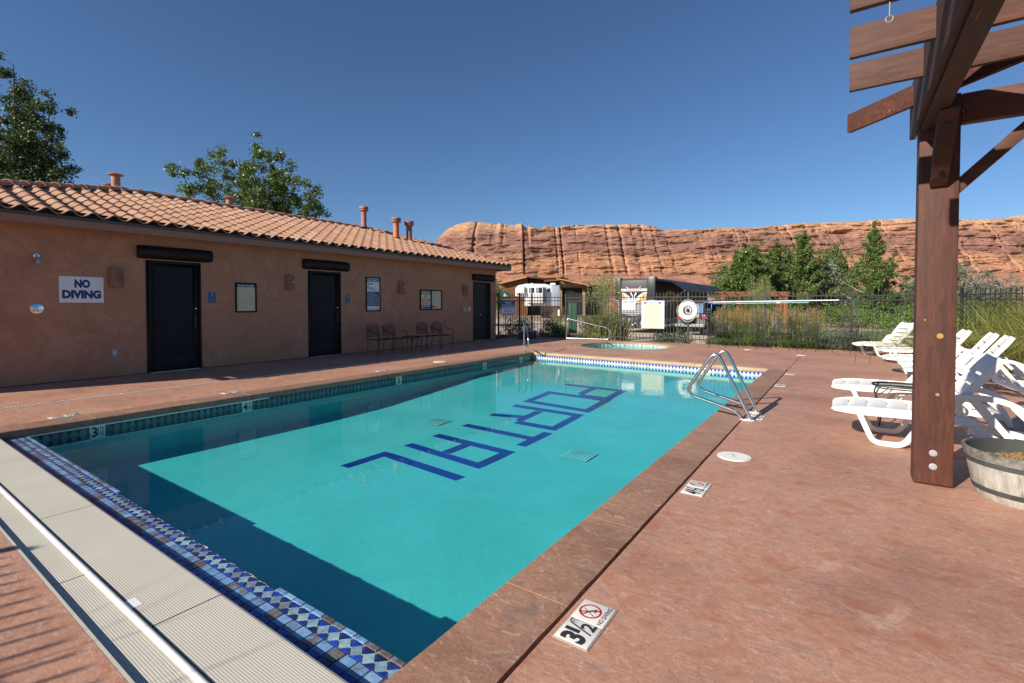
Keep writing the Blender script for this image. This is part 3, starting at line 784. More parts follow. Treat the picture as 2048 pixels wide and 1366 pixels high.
def door(y0, y1, z, kind):
    f = MB()
    if kind == 'glass':
        f.box(WX-.10, WX+.012, y0, y0+.05, .012, z).box(WX-.10, WX+.012, y1-.05, y1, .012, z).box(WX-.10, WX+.012, y0+.05, y1-.05, z-.05, z)
        f.build('door_frame', M['bronze'], bh, bevel=.004)
        d = MB().box(WX-.07, WX-.02, y0+.055, y0+.15, .03, z-.055).box(WX-.07, WX-.02, y1-.15, y1-.055, .03, z-.055).box(WX-.07, WX-.02, y0+.15, y1-.15, .03, .29).box(WX-.07, WX-.02, y0+.15, y1-.15, z-.15, z-.055).build('door', M['bronze'], bh, bevel=.003)
        MB().box(WX-.05, WX-.034, y0+.148, y1-.148, .288, z-.148).build('door_panel', M['door_glass'], d)
        yh = y1-.115
        MB().tube(fillet([(WX-.02, yh, 1.17), (WX+.045, yh-.02, 1.16), (WX+.045, yh-.02, .93), (WX-.02, yh, .92)], .03), .012, 8).build('door_handle', M['vent_band'], d, smooth=True)
        MB().lathe([(.0001, 0), (.018, 0), (.018, .012), (.012, .018), (.0001, .018)], 14, M=Matrix.Translation((WX-.02, y1-.10, 1.33)) @ Matrix.Rotation(pi/2, 4, 'Y')).build('door_lock', M['chrome'], d, smooth=True)
    else:
        f.box(WX-.12, WX+.01, y0, y0+.05, .012, z).box(WX-.19, WX+.01, y1-.05, y1, .012, z).box(WX-.12, WX+.01, y0+.05, y1-.05, z-.05, z)
        f.build('door_frame', M['steel_door'], bh, bevel=.004)
        d = MB().box(WX-.17, WX-.12, y0+.05, y1-.05, .025, z-.05).build('door', M['steel_door'], bh)
        MB().lathe([(.0001, 0), (.022, 0), (.022, .03), (.0001, .035)], 12, M=Matrix.Translation((WX-.12, y0+.60, 1.02)) @ Matrix.Rotation(pi/2, 4, 'Y')).build('door_viewer', M['chrome'], d)
    MB().box(WX-.09, WX+.03, y0+.04, y1-.04, .001, .014).build('door_threshold', M['alu'], bh)
def lintel(y0, y1, z0, z1):
    h = z1-z0; prof = []
    for k in range(9):
        a = -pi/2 + pi*k/8
        prof.append((WX+.004 + .12*cos(a), (z0+z1)/2 + h/2*sin(a)))
    n = 16; P = []; m = len(prof)+2; prof2 = [(WX, z0)] + prof + [(WX, z1)]
    for i in range(n+1):
        yv = y0 + (y1-y0)*i/n; e = .82 if i in (0, n) else 1.0
        for (x, z) in prof2:
            q = 1 + .05*noise.noise(Vector((x*3, yv*2, z*3)))
            P.append((WX + (x-WX)*q*e, yv, (z0+z1)/2 + (z-(z0+z1)/2)*q*(.93 if i in (0, n) else 1)))
    F = [tuple(range(m)), tuple(n*m + m-1-k for k in range(m))]
    for i in range(n):
        for k in range(m-1): F.append((i*m+k, i*m+k+1, (i+1)*m+k+1, (i+1)*m+k)[::-1])
    mb = MB(); mb.add(P, F); lo = mb.build('lintel_log', M['lintel'], bh, smooth=True)
    for yv in (y0+.33*(y1-y0)-.1, y1-.33*(y1-y0)+.15):
        MB().lathe([(.0001, 0), (.016, 0), (.016, .012), (.0001, .016)], 10, M=Matrix.Translation((WX+.11, yv, z0+h*.62)) @ Matrix.Rotation(pi/2, 4, 'Y')).build('bolt', M['black_iron'], lo)
door(*D1, 'glass'); door(*D2, 'glass'); door(*D3, 'steel')
lintel(3.78, 5.18, 2.36, 2.63); lintel(7.40, 8.82, 2.36, 2.635); lintel(14.43, 15.80, 2.335, 2.60)

# roof --------------------------------------------------------------
OV = .45; XE = WX+OV; ZE = 2.985; XRD, ZR = -15.30, 4.27
YN, YF = -0.60, Y1+OV            # eave ends
RN, RF = 4.62, 12.48            # ridge ends
XBk = -19.25
fa = MB().box(XE-.04, XE, YN, YF, 2.80, 2.93).box(XBk, XE-.04, YF-.04, YF, 2.80, 2.93).box(XBk, XE-.04, YN, YN+.04, 2.80, 2.93)
fo = fa.build('fascia', M['fascia'], bh)
MB().box(XE-.05, XE+.014, YN-.014, YF+.014, 2.932, 2.985).box(XBk, XE-.05, YF-.05, YF+.014, 2.932, 2.985).build('drip_edge', M['drip'], bh)
MB().add([(XE-.04, YN+.04, 2.86), (WX-.01, YN+.04, 3.04), (WX-.01, YF-.04, 3.04), (XE-.04, YF-.04, 2.86)], [(0, 1, 2, 3)]).add([(XE, YF-.04, 2.86), (XBk, YF-.04, 2.86), (XBk, Y1-.01, 3.04), (XE, Y1-.01, 3.04)], [(0, 1, 2, 3)]).build('soffit', M['stucco'], bh)
rm = MB()
E1, E2, R1, R2, B1, B2 = (XE, YN, ZE), (XE, YF, ZE), (XRD, RN, ZR), (XRD, RF, ZR), (XBk, YN, ZE), (XBk, YF, ZE)
rm.add([E1, E2, R2, R1, B1, B2], [(0, 1, 2, 3), (4, 3, 2, 5), (0, 3, 4), (1, 5, 2), (0, 4, 5, 1)])
roof = rm.build('roof', M['roof_tile'], bh)
slope = Vector((XRD-XE, 0, ZR-ZE)); SL = slope.length; su = slope.normalized(); nrm = su.cross(Vector((0, 1, 0))).normalized()
if nrm.z < 0: nrm = -nrm
PT, EX = .312, .385
# one S tile: local x along the eave (+Y), y up the slope, z away from the roof
def s_tile(n=11, L=.45, t=.017, A=.043):
    P = []; xs = [-.02 + (PT+.045)*i/n for i in range(n+1)]
    def h(x):
        q = (x/PT) % 1.0
        return A*(1 - cos(2*pi*q)) * .5 * 2 * (.78 + .22*cos(2*pi*(q-.5)))
    rows = [(-.005, .030), (L, 0.004)]
    for (yv, zz) in rows:
        for x in xs: P.append((x, yv, h(x)+zz))
    for x in xs: P.append((x, -.005, h(x)+.030-t))
    for x in xs: P.append((x, .10, h(x)+.026-t))
    m = n+1; F = []
    for i in range(n):
        F.append((i, i+1, m+i+1, m+i)); F.append((2*m+i, 2*m+i+1, i+1, i)); F.append((3*m+i, 3*m+i+1, 2*m+i+1, 2*m+i))
    F.append((2*m, 0, m, 3*m)); F.append((m-1, 3*m-1, 4*m-1, 2*m-1))
    mb = MB(); mb.add(P, F); return mb
tme = s_tile().mesh('roof_tile', M['roof_tile'], smooth=True)
R3 = Matrix(((0, su.x, nrm.x), (1, su.y, nrm.y), (0, su.z, nrm.z)))
nrow = int(SL/EX)+1
slots = []
for r in range(nrow):
    s0 = -.055 + r*EX
    t = max(0, min(1, (s0+.25)/SL)); ya = YN + (RN-YN)*t; yb = YF + (RF-YF)*t
    c0 = int((ya-YN)/PT + .35); yv = YN + c0*PT - .02
    while yv + PT*.6 < yb:
        if s0 < SL-.1: slots.append((r, yv, s0))
        yv += PT
slots.sort(key=lambda q: (XE+11.3+q[2]*.9)**2*0 + (q[1]-1.0)**2 + q[2]**2*.6)
rest = MB(); base_v = tme.vertices; bv = [v.co.copy() for v in base_v]; bf = [tuple(p.vertices) for p in tme.polygons]
for i, (r, yv, s0) in enumerate(slots):
    org = Vector(E1) * 1; org = Vector((XE, yv, ZE)) + su*s0 + nrm*.012
    Mx = Matrix.Translation(org) @ (R3.to_4x4() @ Matrix.Rotation(random.uniform(-.012, .012), 4, 'X'))
    if i < 298:
        o = link_mesh('roof_tile', tme, roof); o.matrix_local = Mx
    else: rest.add([Mx @ v for v in bv], bf)
o = rest.build('roof_tile_field', M['roof_tile'], roof, smooth=True); o['kind'] = 'stuff'
# near-black strip painted as the shade in the openings under the eave tiles
MB().box(XE-.02, XE-.008, YN, YF, 2.985, 3.075).build('eave_closure', M['mesh_dark'], roof)
# ridge and hip caps
def cap_mesh(L=.43, r=.125):
    P = []; n = 8
    for (yv, rr, z) in ((0, r, .03), (L, r*.86, .0), (0, r-.018, .03)):
        for k in range(n+1):
            a = pi*k/n; P.append((rr*cos(a)*1.05, yv, rr*sin(a)*.8 + z))
    m = n+1; F = []
    for k in range(n):
        F.append((k, k+1, m+k+1, m+k)[::-1]); F.append((2*m+k, 2*m+k+1, k+1, k)[::-1])
    mb = MB(); mb.add(P, F); return mb.mesh('ridge_cap', M['cap_tile'], smooth=True)
cme = cap_mesh()
def caps(a, b_, lift=.045, step=.355):
    a = Vector(a); b_ = Vector(b_); d = (b_-a); L = d.length; d.normalize(); side = d.cross(Vector((0, 0, 1))).normalized(); up = side.cross(d)
    R_ = Matrix(((side.x, d.x, up.x), (side.y, d.y, up.y), (side.z, d.z, up.z))).to_4x4()
    k = 0.0
    while k < L-.1:
        o = link_mesh('ridge_cap', cme, roof)
        o.matrix_local = Matrix.Translation(a + d*k + up*lift + Vector((0, 0, random.uniform(-.004, .004)))) @ R_ @ Matrix.Rotation(random.uniform(-.02, .02), 4, 'Z')
        k += step
caps((XE-.05, YF-.05, ZE+.02), R2); caps(R2, R1); caps((XE-.05, YN+.05, ZE+.02), R1)
# flue pipes standing on the roof
def vent(x, yv, z0, h, r, kind):
    mb = MB()
    if kind == 'hat':
        mb.lathe([(r, 0), (r, h-.07), (r*.98, h-.06)], 18, (x, yv, z0)); mb.lathe([(r*.95, h-.06), (r*1.75, h-.055), (r*1.8, h-.035), (r*.5, h+.01), (.0001, h+.02)], 20, (x, yv, z0))
        for k in range(3): a = k*2.1; mb.tube([(x+r*cos(a), yv+r*sin(a), z0+h-.12), (x+r*1.2*cos(a), yv+r*1.2*sin(a), z0+h-.04)], .006, 5)
        mb.build('flue_pipe', M['vent_clay'], roof, smooth=True)
    else:
        body = mb.lathe([(r*1.25, 0), (r*1.2, .03), (r, .06), (r, h-.18)], 18, (x, yv, z0)).build('flue_pipe', M['vent_orange'] if kind == 'orange' else M['vent_clay'], roof, smooth=True)
        MB().lathe([(r, h-.185), (r*1.6, h-.16), (r*1.62, h-.12), (r*1.35, h-.115), (r*1.35, h-.09), (r*1.66, h-.085), (r*1.66, h-.02), (r*1.5, h), (.0001, h+.005)], 20, (x, yv, z0)).build('flue_cap', M['vent_clay'], roof, smooth=True)
vent(-15.55, 4.55, 4.36, .44, .095, 'hat'); vent(-16.6, 4.72, 4.2, .52, .085, 'hat'); vent(-15.72, 7.43, 4.3, .44, .10, 'hat')
vent(-15.05, 11.95, 4.34, .76, .10, 'clay'); vent(-13.95, 12.55, 3.92, .74, .11, 'orange'); vent(-13.75, 13.02, 3.84, .74, .11, 'clay')

# ------------------------------------------------------------------ things on the wall
def wall_thing(name, label, cat, yv, z, group=None):
    return empty(name, label, cat, (WX, yv, z), pi/2, group)   # local x -> +Y, local -y -> out of the wall, z up
PL = lambda z=0.0: Matrix(((1, 0, 0, 0), (0, 0, -1, 0), (0, 1, 0, 0), (0, 0, 0, 1)))   # plane x right, y up, lift towards -y
def rect(mb, x0, x1, y0, y1, lift, Mx=None):
    Mx = Mx or PL(); return mb.add([Mx @ Vector((x, yv, lift)) for x, yv in ((x0, y0), (x1, y0), (x1, y1), (x0, y1))], [(0, 1, 2, 3)])
def lines(mb, x0, x1, y0, y1, n, lift, th=.35, seed=1):
    rr = random.Random(seed); p = (y1-y0)/n
    for i in range(n):
        yc = y1 - p*(i+.5); e = x1 if rr.random() < .6 else x0 + (x1-x0)*rr.uniform(.35, .9)
        x = x0
        while x < e-.004:
            wl = min(e-x, rr.uniform(.015, .05)); rect(mb, x, x+wl, yc-p*th/2, yc+p*th/2, lift); x += wl + .008
def board(root, w_, h, t, mat, name='panel'):
    return MB().box(0, w_, -t, 0, 0, h).build(name, mat, root, bevel=.002)
def frame(root, w_, h, b_, t, mat):
    return MB().box(-b_, 0, -t, 0, -b_, h+b_).box(w_, w_+b_, -t, 0, -b_, h+b_).box(0, w_, -t, 0, -b_, 0).box(0, w_, -t, 0, h, h+b_).build('frame', mat, root, bevel=.003)

s = wall_thing('no_diving_sign', 'white NO DIVING sign in bold navy letters on the stucco wall', 'sign', 2.592, 1.455)
board(s, .645, .487, .006, M['white_paint'])
mb = MB(); text_box(mb, 'NO', .215, .445, .275, .435, PL(), .065, .0072); text_box(mb, 'DIVING', .04, .605, .075, .235, PL(), .065, .0072); mb.build('lettering', M['navy'], s)
mb = MB()
for x in (.02, .14, .32, .52, .62): mb.lathe([(.0001, .0), (.007, 0), (.007, .004), (.0001, .005)], 8, M=Matrix.Translation((x, -.006, .468)) @ Matrix.Rotation(pi/2, 4, 'X'))
mb.build('screws', M['box_grey'], s)

s = wall_thing('pool_rules_sign', 'POOL RULES sign with pale yellow text panel in a black frame', 'sign', 5.715, 1.265)
frame(s, .435, .64, .03, .03, M['bronze']); board(s, .435, .64, .012, M['cream_paper'])
mb = MB(); rect(mb, .0, .435, .565, .64, .0132); h_ = mb.build('header', M['navy'], s)
mb = MB(); text_box(mb, 'POOL RULES', .03, .405, .578, .628, PL(), .03, .0145); mb.build('lettering', M['cream_paper'], s)
mb = MB(); lines(mb, .015, .42, .03, .55, 26, .0132, .32, 3); mb.build('small_print', M['grey_print'], s)

s = wall_thing('pool_capacity_sign', 'tall white and blue POOL CAPACITY sign right of the middle door', 'sign', 9.47, 1.25)
frame(s, .48, .96, .03, .03, M['bronze']); board(s, .48, .96, .012, M['white_paint'])
mb = MB(); rect(mb, .015, .465, .855, .945, .0132); rect(mb, .02, .46, .12, .56, .0132); mb.build('blue_print_area', M['navy'], s)
mb = MB(); text_box(mb, 'POOL CAPACITY', .03, .45, .868, .932, PL(), .02, .0145); lines(mb, .03, .45, .14, .50, 12, .0145, .26, 5); text_box(mb, 'Regulations', .03, .30, .512, .54, PL(), .0, .0145); mb.build('white_lettering', M['white_paint'], s)
mb = MB(); text_box(mb, 'Number', .03, .25, .775, .825, PL(), .03, .0132); text_box(mb, 'of', .03, .085, .715, .757, PL(), .03, .0132); text_box(mb, 'Persons', .03, .26, .645, .695, PL(), .03, .0132); rect(mb, .28, .45, .648, .653, .0132); mb.build('blue_lettering', M['navy'], s)
mb = MB(); text_box(mb, 'NOTICE', .13, .35, .585, .62, PL(), .03, .0132); lines(mb, .02, .46, .02, .06, 3, .0132, .4, 8); mb.build('red_lettering', M['red_print'], s)

s = wall_thing('lifeguard_warning_board', 'twin framed board reading WARNING NO LIFEGUARD ON DUTY above the wall chairs', 'sign', 11.70, 1.275)
frame(s, .99, .61, .035, .035, M['bronze']); MB().box(.475, .515, -.035, 0, 0, .61).build('mullion', M['bronze'], s)
MB().box(0, .475, -.012, 0, 0, .61).box(.515, .99, -.012, 0, 0, .61).build('panel', M['cream_paper'], s)
mb = MB(); rect(mb, .01, .465, .49, .60, .0132); rect(mb, .01, .465, .01, .125, .0132); mb.build('blue_print_area', M['navy'], s)
mb = MB(); text_box(mb, 'WARNING', .025, .45, .505, .588, PL(), .02, .0145); lines(mb, .02, .455, .02, .115, 3, .0145, .4, 4); mb.build('pale_lettering', M['white_paint'], s)
mb = MB(); text_box(mb, 'NO', .17, .30, .375, .47, PL(), .03, .0132); text_box(mb, 'LIFEGUARD', .02, .455, .26, .35, PL(), .02, .0132); text_box(mb, 'ON DUTY', .06, .42, .145, .24, PL(), .02, .0132)
lines(mb, .64, .86, .575, .60, 1, .0132, .8, 3); lines(mb, .53, .97, .335, .36, 1, .0132, .6, 6); rect(mb, .53, .66, .03, .11, .0132); lines(mb, .68, .90, .02, .12, 3, .0132, .4, 6); mb.build('red_lettering', M['red_print'], s)
mb = MB(); lines(mb, .53, .975, .38, .56, 9, .0132, .42, 12); lines(mb, .53, .975, .14, .325, 9, .0132, .42, 13); mb.build('blue_small_print', M['lightblue_print'], s)

for yv, lab in ((5.10, 'small blue plate on the wall between the nearest door and the POOL RULES sign'), (8.72, 'small blue plate on the wall between the middle door and POOL CAPACITY sign')):
    s = wall_thing('door_plate', lab, 'door plate', yv, 1.465, 'blue plates beside the doors')
    board(s, .16, .235, .006, M['blue_plate'])
    mb = MB(); mb.lathe([(.0001, 0), (.012, 0), (.0001, .002)], 10, M=Matrix.Translation((.08, -.007, .205)) @ Matrix.Rotation(pi/2, 4, 'X')); rect(mb, .072, .088, .15, .188, .0068); rect(mb, .05, .11, .055, .062, .0068); mb.build('raised_figure', M['lightblue_print'], s)

# clay wall lights
def sconce(yv, z0, z1, wd, gem, lab):
    s = wall_thing('wall_light', lab, 'wall light', yv, z0, 'clay wall lights along the bath house')
    h = z1-z0; n = 12; P = []
    for (zz, k) in ((0, 1.0), (h, 1.0), (h, .9), (0, .9)):
        for i in range(n+1):
            a = pi*i/n; P.append((wd/2 - wd/2*k*cos(a), -.12*k*sin(a), zz))
    m = n+1; F = []
    for r_ in range(4):
        for i in range(n): F.append((r_*m+i, r_*m+i+1, ((r_+1) % 4)*m+i+1, ((r_+1) % 4)*m+i))
    mb = MB(); mb.add(P, F); mb.build('shade', M['clay_sconce'], s, smooth=True)
    if gem: MB().lathe([(.0001, .012), (.014, .010), (.02, 0), (.0001, -.004)], 10, M=Matrix.Translation((wd*.72, -.112, h*.55)) @ Matrix.Rotation(pi/2, 4, 'X')).build('glass_gem', M['sconce_gem'], s)
    else:
        mb = MB()
        for k in range(10):
            a = 2*pi*k/10; cx_, cz_ = wd*.66, h*.5
            def on(x, z): q = max(-.99, min(.99, (wd/2-x)/(wd/2))); return Vector((x, -.12*sqrt(1-q*q)-.002, z))
            mb.tube([on(cx_+.02*cos(a), cz_+.03*sin(a)), on(cx_+.06*cos(a), cz_+.09*sin(a))], [.003, .006], 5)
        mb.build('sun_relief', M['vent_band'], s)
sconce(3.30, 1.765, 2.12, .255, False, 'clay wall light with sun relief between NO DIVING sign and nearest door')
sconce(6.91, 1.80, 2.16, .25, True, 'clay wall light just left of the middle door')
sconce(10.69, 1.78, 2.155, .255, True, 'clay wall light between POOL CAPACITY sign and lifeguard board')
sconce(13.86, 1.78, 2.15, .25, False, 'plain clay wall light beside the grey far door')

s = wall_thing('wall_shower', 'chrome shower head on the wall above NO DIVING sign level', 'shower', 2.30, 2.28)
MB().lathe([(.045, 0), (.04, .012), (.0001, .016)], 16, M=Matrix.Rotation(pi/2, 4, 'X')).build('escutcheon', M['chrome'], s, smooth=True)
MB().tube(bez([(0, 0, 0), (0, -.05, .01), (0, -.10, -.03)]), .011, 8).build('arm', M['chrome'], s, smooth=True)
MB().lathe([(.012, .03), (.022, .0), (.052, -.07), (.058, -.10), (.05, -.106), (.0001, -.106)], 18, (0, -.105, -.04)).build('head', M['chrome'], s, smooth=True)
s = wall_thing('shower_valve', 'round chrome shower valve with lever on the stucco wall', 'shower valve', 2.29, 1.35)
MB().lathe([(.095, 0), (.092, .012), (.06, .022), (.0001, .026)], 28, M=Matrix.Rotation(pi/2, 4, 'X')).build('plate', M['chrome'], s, smooth=True)
MB().lathe([(.032, .02), (.03, .06), (.0001, .064)], 18, M=Matrix.Rotation(pi/2, 4, 'X')).tube([(0, -.05, 0), (.012, -.07, -.055)], [.014, .008], 8).build('lever', M['chrome'], s, smooth=True)
s = wall_thing('outlet_cover', 'small grey outlet cover low on the wall left of nearest door', 'outlet', 3.335, .40)
MB().box(0, .10, -.02, 0, 0, .145).build('plate', M['box_grey'], s, bevel=.005); MB().box(.03, .07, -.026, -.0202, .045, .105).build('socket', M['cream_paper'], s, bevel=.002)
s = wall_thing('switch_box', 'pair of grey electrical boxes on the wall beside the far door', 'electrical box', 13.85, 1.16)
MB().box(0, .25, -.05, 0, 0, .15).build('box', M['box_grey'], s, bevel=.006)
MB().box(.30, .42, -.06, 0, -.01, .165).build('box', M['alu'], s, bevel=.02)
MB().lathe([(.03, 0), (.03, .01), (.0001, .012)], 14, M=Matrix.Translation((.10, -.05, .085)) @ Matrix.Rotation(pi/2, 4, 'X')).build('dial', M['cream_paper'], s)
# ------------------------------------------------------------------ black steel fences
pk_me = {}
def picket_mesh(h):
    key = round(h, 3)
    if key not in pk_me:
        mb = MB().box(-.008, .008, -.008, .008, .06, h-.02); mb.add([(-.008, -.008, h-.02), (.008, -.008, h-.02), (.008, .008, h-.02), (-.008, .008, h-.02), (0, 0, h)], [(0, 1, 4), (1, 2, 4), (2, 3, 4), (3, 0, 4)])
        pk_me[key] = mb.mesh('picket', M['fence_black'])
    return pk_me[key]
def fence(label, p0, p1, posts, sp, h=1.84, z0=0.0, tall=.0, group=None, cat='fence', gate=False):
    """pts: (x,y) corner list; posts: list of (x,y)"""
    a = Vector((*p0, 0)); b_ = Vector((*p1, 0)); d = b_-a; L = d.length; d.normalize()
    root = empty('steel_gate' if gate else 'steel_fence', label, cat, (a.x, a.y, z0), atan2(d.y, d.x), group)
    pp = sorted((Vector((*p, 0))-a).dot(d) for p in posts)
    for s_ in pp:
        mb = MB().box(s_-.032, s_+.032, -.032, .032, -.1, h+.0+tall); mb.add([(s_-.036, -.036, h+tall), (s_+.036, -.036, h+tall), (s_+.036, .036, h+tall), (s_-.036, .036, h+tall), (s_, 0, h+tall+.03)], [(0, 1, 4), (1, 2, 4), (2, 3, 4), (3, 0, 4), (3, 2, 1, 0)])
        mb.build('post', M['fence_black'], root)
    ends = ([0] if not pp or pp[0] > .05 else []) + pp + ([L] if not pp or pp[-1] < L-.05 else [])
    me = picket_mesh(h)
    for s0, s1 in zip(ends, ends[1:]):
        for z in (h-.165, h-.305, .17):
            MB().box(s0+.03, s1-.03, -.019, .019, z-.017, z+.017).build('rail', M['fence_black'], root)
        n = max(1, round((s1-s0)/sp))
        for i in range(1, n):
            o = link_mesh('picket', me, root); o.location = (s0 + (s1-s0)*i/n, 0, 0)
    return root
FB = 18.14
back = fence('long black steel picket fence across the back of the deck behind the spa', (-9.62, 17.86), (2.5, 18.20), [(-9.62, 17.86), (-7.25, 17.93), (-4.72, 18.0), (-2.25, 18.07), (.1, 18.13), (2.45, 18.2)], .128, 1.86)
gate = fence('black steel gate between the corner post and the closer post', (-11.0, 17.4), (-9.72, 17.84), [(-11.0, 17.4)], .125, 1.88, cat='gate', gate=True)
MB().box(1.12, 1.19, -.05, .05, .95, 1.2).build('closer', M['pole_white'], gate); MB().lathe([(.0001, 0), (.05, 0), (.05, .06), (.0001, .06)], 12, M=Matrix.Translation((1.17, -.04, 1.30)) @ Matrix.Rotation(pi/2, 4, 'X')).build('lock', M['black_iron'], gate)
side = fence('short run of black steel fence with a WARNING sign beside the bath house corner', (-11.72, 15.98), (-11.0, 17.4), [(-11.72, 15.99), (-11.27, 16.86)], .105, 1.88)
rt = fence('black steel fence running toward the camera behind the arching grass', (2.6, 18.15), (7.2, 13.2), [(2.6, 18.15), (4.2, 16.43), (5.8, 14.71)], .12, 1.86)
near = fence('black steel fence behind the camera along the near deck edge', (-11.2, -2.62), (.9, -2.62), [(-9.9, -2.62), (-7.55, -2.62), (-5.2, -2.62), (-2.85, -2.62), (-.5, -2.62)], .128, 1.84, tall=.02)
kb = MB().box(-11.8, 1.2, -3.3, -2.75, -.1, .42).build('garden_wall', M['stucco']); tag(kb, 'low stucco garden wall behind the near fence', 'wall')

def fsign(name, label, x, z, yv=18.0, rz=0.0, cat='sign'): return empty(name, label, cat, (x, yv, z), rz)
# signs on the fence
s = fsign('spa_capacity_sign', 'white SPA CAPACITY sign hanging on the back fence', -7.17, 1.215, 17.865)
board(s, .51, .36, .006, M['white_paint'])
mb = MB(); rect(mb, .02, .49, .265, .345, .0072); mb.build('header', M['blue_print'], s)
mb = MB(); text_box(mb, 'SPA CAPACITY', .03, .48, .275, .335, PL(), .02, .0085); mb.build('white_lettering', M['white_paint'], s)
mb = MB(); text_box(mb, 'Number', .03, .22, .175, .225, PL(), .03, .0072); text_box(mb, 'of', .03, .08, .11, .15, PL(), .03, .0072); text_box(mb, 'Persons', .03, .25, .03, .08, PL(), .03, .0072); mb.build('blue_lettering', M['blue_print'], s)
s = fsign('caution_sign', 'large pale yellow CAUTION sign with blue header on the back fence', -6.34, .545, 17.88)
MB().box(-.07, .80, -.004, 0, -.02, 1.02).build('backing', M['clear_plastic'], s)
MB().box(0, .70, -.012, -.004, 0, 1.0).build('panel', M['cream_paper'], s)
mb = MB(); rect(mb, .03, .67, .90, .975, .0132); mb.build('header', M['blue_print'], s)
mb = MB(); text_box(mb, 'CAUTION', .12, .58, .908, .968, PL(), .03, .0145); mb.build('white_lettering', M['white_paint'], s)
mb = MB(); yy = .86
for i, nl in enumerate((3, 2, 2, 3, 2, 4, 1, 2, 2)):
    lines(mb, .06, .64, yy-.028*nl, yy, nl, .0132, .3, 40+i); yy -= .028*nl + .028
mb.build('small_print', M['grey_print'], s)
ang = atan2(17.4-15.98, 11.72-11.0)
s = fsign('bathers_warning_sign', 'white and blue WARNING NO LIFEGUARD sign on fence by the bath house corner', -11.60, 1.0, 16.02, atan2(1.42, .72))
s.location = (-11.66+.035, 16.08-.02, .95)
W_, H_ = .62, .62
board(s, W_, H_, .006, M['white_paint'])
mb = MB(); rect(mb, .0, W_, .37, H_, .0072); mb.build('blue_print_area', M['blue_print'], s)
mb = MB(); text_box(mb, 'WARNING', .17, W_-.17, .50, .59, PL(), .02, .0085); text_box(mb, 'NO LIFEGUARD ON DUTY', .02, W_-.02, .395, .47, PL(), .01, .0085); mb.build('white_lettering', M['white_paint'], s)
mb = MB(); text_box(mb, 'BATHERS SHOULD NOT', .02, W_-.02, .275, .345, PL(), .01, .0072); text_box(mb, 'SWIM ALONE', .13, W_-.13, .17, .24, PL(), .01, .0072); lines(mb, .03, W_-.03, .02, .12, 2, .0072, .5, 9); mb.build('blue_lettering', M['navy'], s)

# life ring
lr = empty('life_ring', 'white life ring with coiled rope hanging on the back fence', 'life ring', (-4.70, 17.90, 1.20))
P = []; n, m = 40, 14
for i in range(n):
    a = 2*pi*i/n
    for k in range(m):
        b_ = 2*pi*k/m; r = .25 + .088*cos(b_); P.append((r*cos(a), .055*sin(b_) - .02, r*sin(a)))
mb = MB(); mb.add(P, [(i*m+k, ((i+1) % n)*m+k, ((i+1) % n)*m+(k+1) % m, i*m+(k+1) % m) for i in range(n) for k in range(m)])
mb.build('ring', M['plastic_white'], lr, smooth=True)
for a in (45, 135, 225, 315):
    Mx = Matrix.Rotation(radians(-a), 4, 'Y') @ Matrix.Translation((.25, -.02, 0))
    mb = MB(); pts = [Mx @ Vector((.094*cos(t), .062*sin(t), 0)) for t in [2*pi*k/16 for k in range(17)]]; mb.tube(pts, .012, 6, False); mb.build('strap', M['rope'], lr, smooth=True)
mb = MB()
for q in range(4):
    a0 = radians(45+90*q); mb.tube(bez([(.35*cos(a0), -.02, .35*sin(a0)), (.385*cos(a0+.5), -.03, .385*sin(a0+.5)), (.385*cos(a0+1.05), -.03, .385*sin(a0+1.05)), (.35*cos(a0+pi/2), -.02, .35*sin(a0+pi/2))]), .007, 6)
rr = random.Random(4)
for q in range(7): mb.tube(bez([(.03+.09*cos(t+q)*rr.uniform(.6, 1.2), -.05-.01*q, .0 + .12*sin(t+q)*rr.uniform(.7, 1.2)) for t in [2*pi*k/8 for k in range(9)]]), .007, 5)
mb.tube(bez([(.02, -.05, .15), (.0, -.1, .26), (.0, -.04, .33)]), .008, 5)
mb.build('rope', M['rope'], lr, smooth=True)
# shepherd's crook + leaf pole lying on the fence hooks
po = empty('shepherds_crook', 'long white pole with blue shepherd crook hook hung along the back fence', 'rescue pole', (-4.0, 17.88, 1.50))
MB().tube([(.05, -.06, 0.0), (3.78, -.03, .055)], .017, 8).build('pole', M['pole_white'], po, smooth=True)
MB().tube(bez([(.12, -.06, .0), (-.02, -.06, .01), (-.18, -.06, -.05), (-.29, -.06, -.2), (-.26, -.06, -.36), (-.12, -.06, -.48), (-.02, -.06, -.53)]), .014, 8).build('hook', M['pole_blue'], po, smooth=True)
MB().box(.10, .13, -.11, -.05, -.22, .13).build('blue_clip', M['pole_blue'], po)
po = empty('leaf_pole', 'shorter teal telescopic pole under the white rescue pole on the fence', 'pool pole', (-4.0, 17.88, 1.455))
MB().tube([(.1, -.06, -.01), (3.0, -.045, .03)], .015, 8).build('pole', M['pole_teal'], po, smooth=True); MB().tube([(.1, -.06, -.01), (.9, -.056, .0)], .017, 8).build('grip', M['pole_blue'], po, smooth=True); MB().tube([(2.1, -.05, .018), (2.2, -.05, .019)], .021, 8).build('ferrule', M['cream_paper'], po)

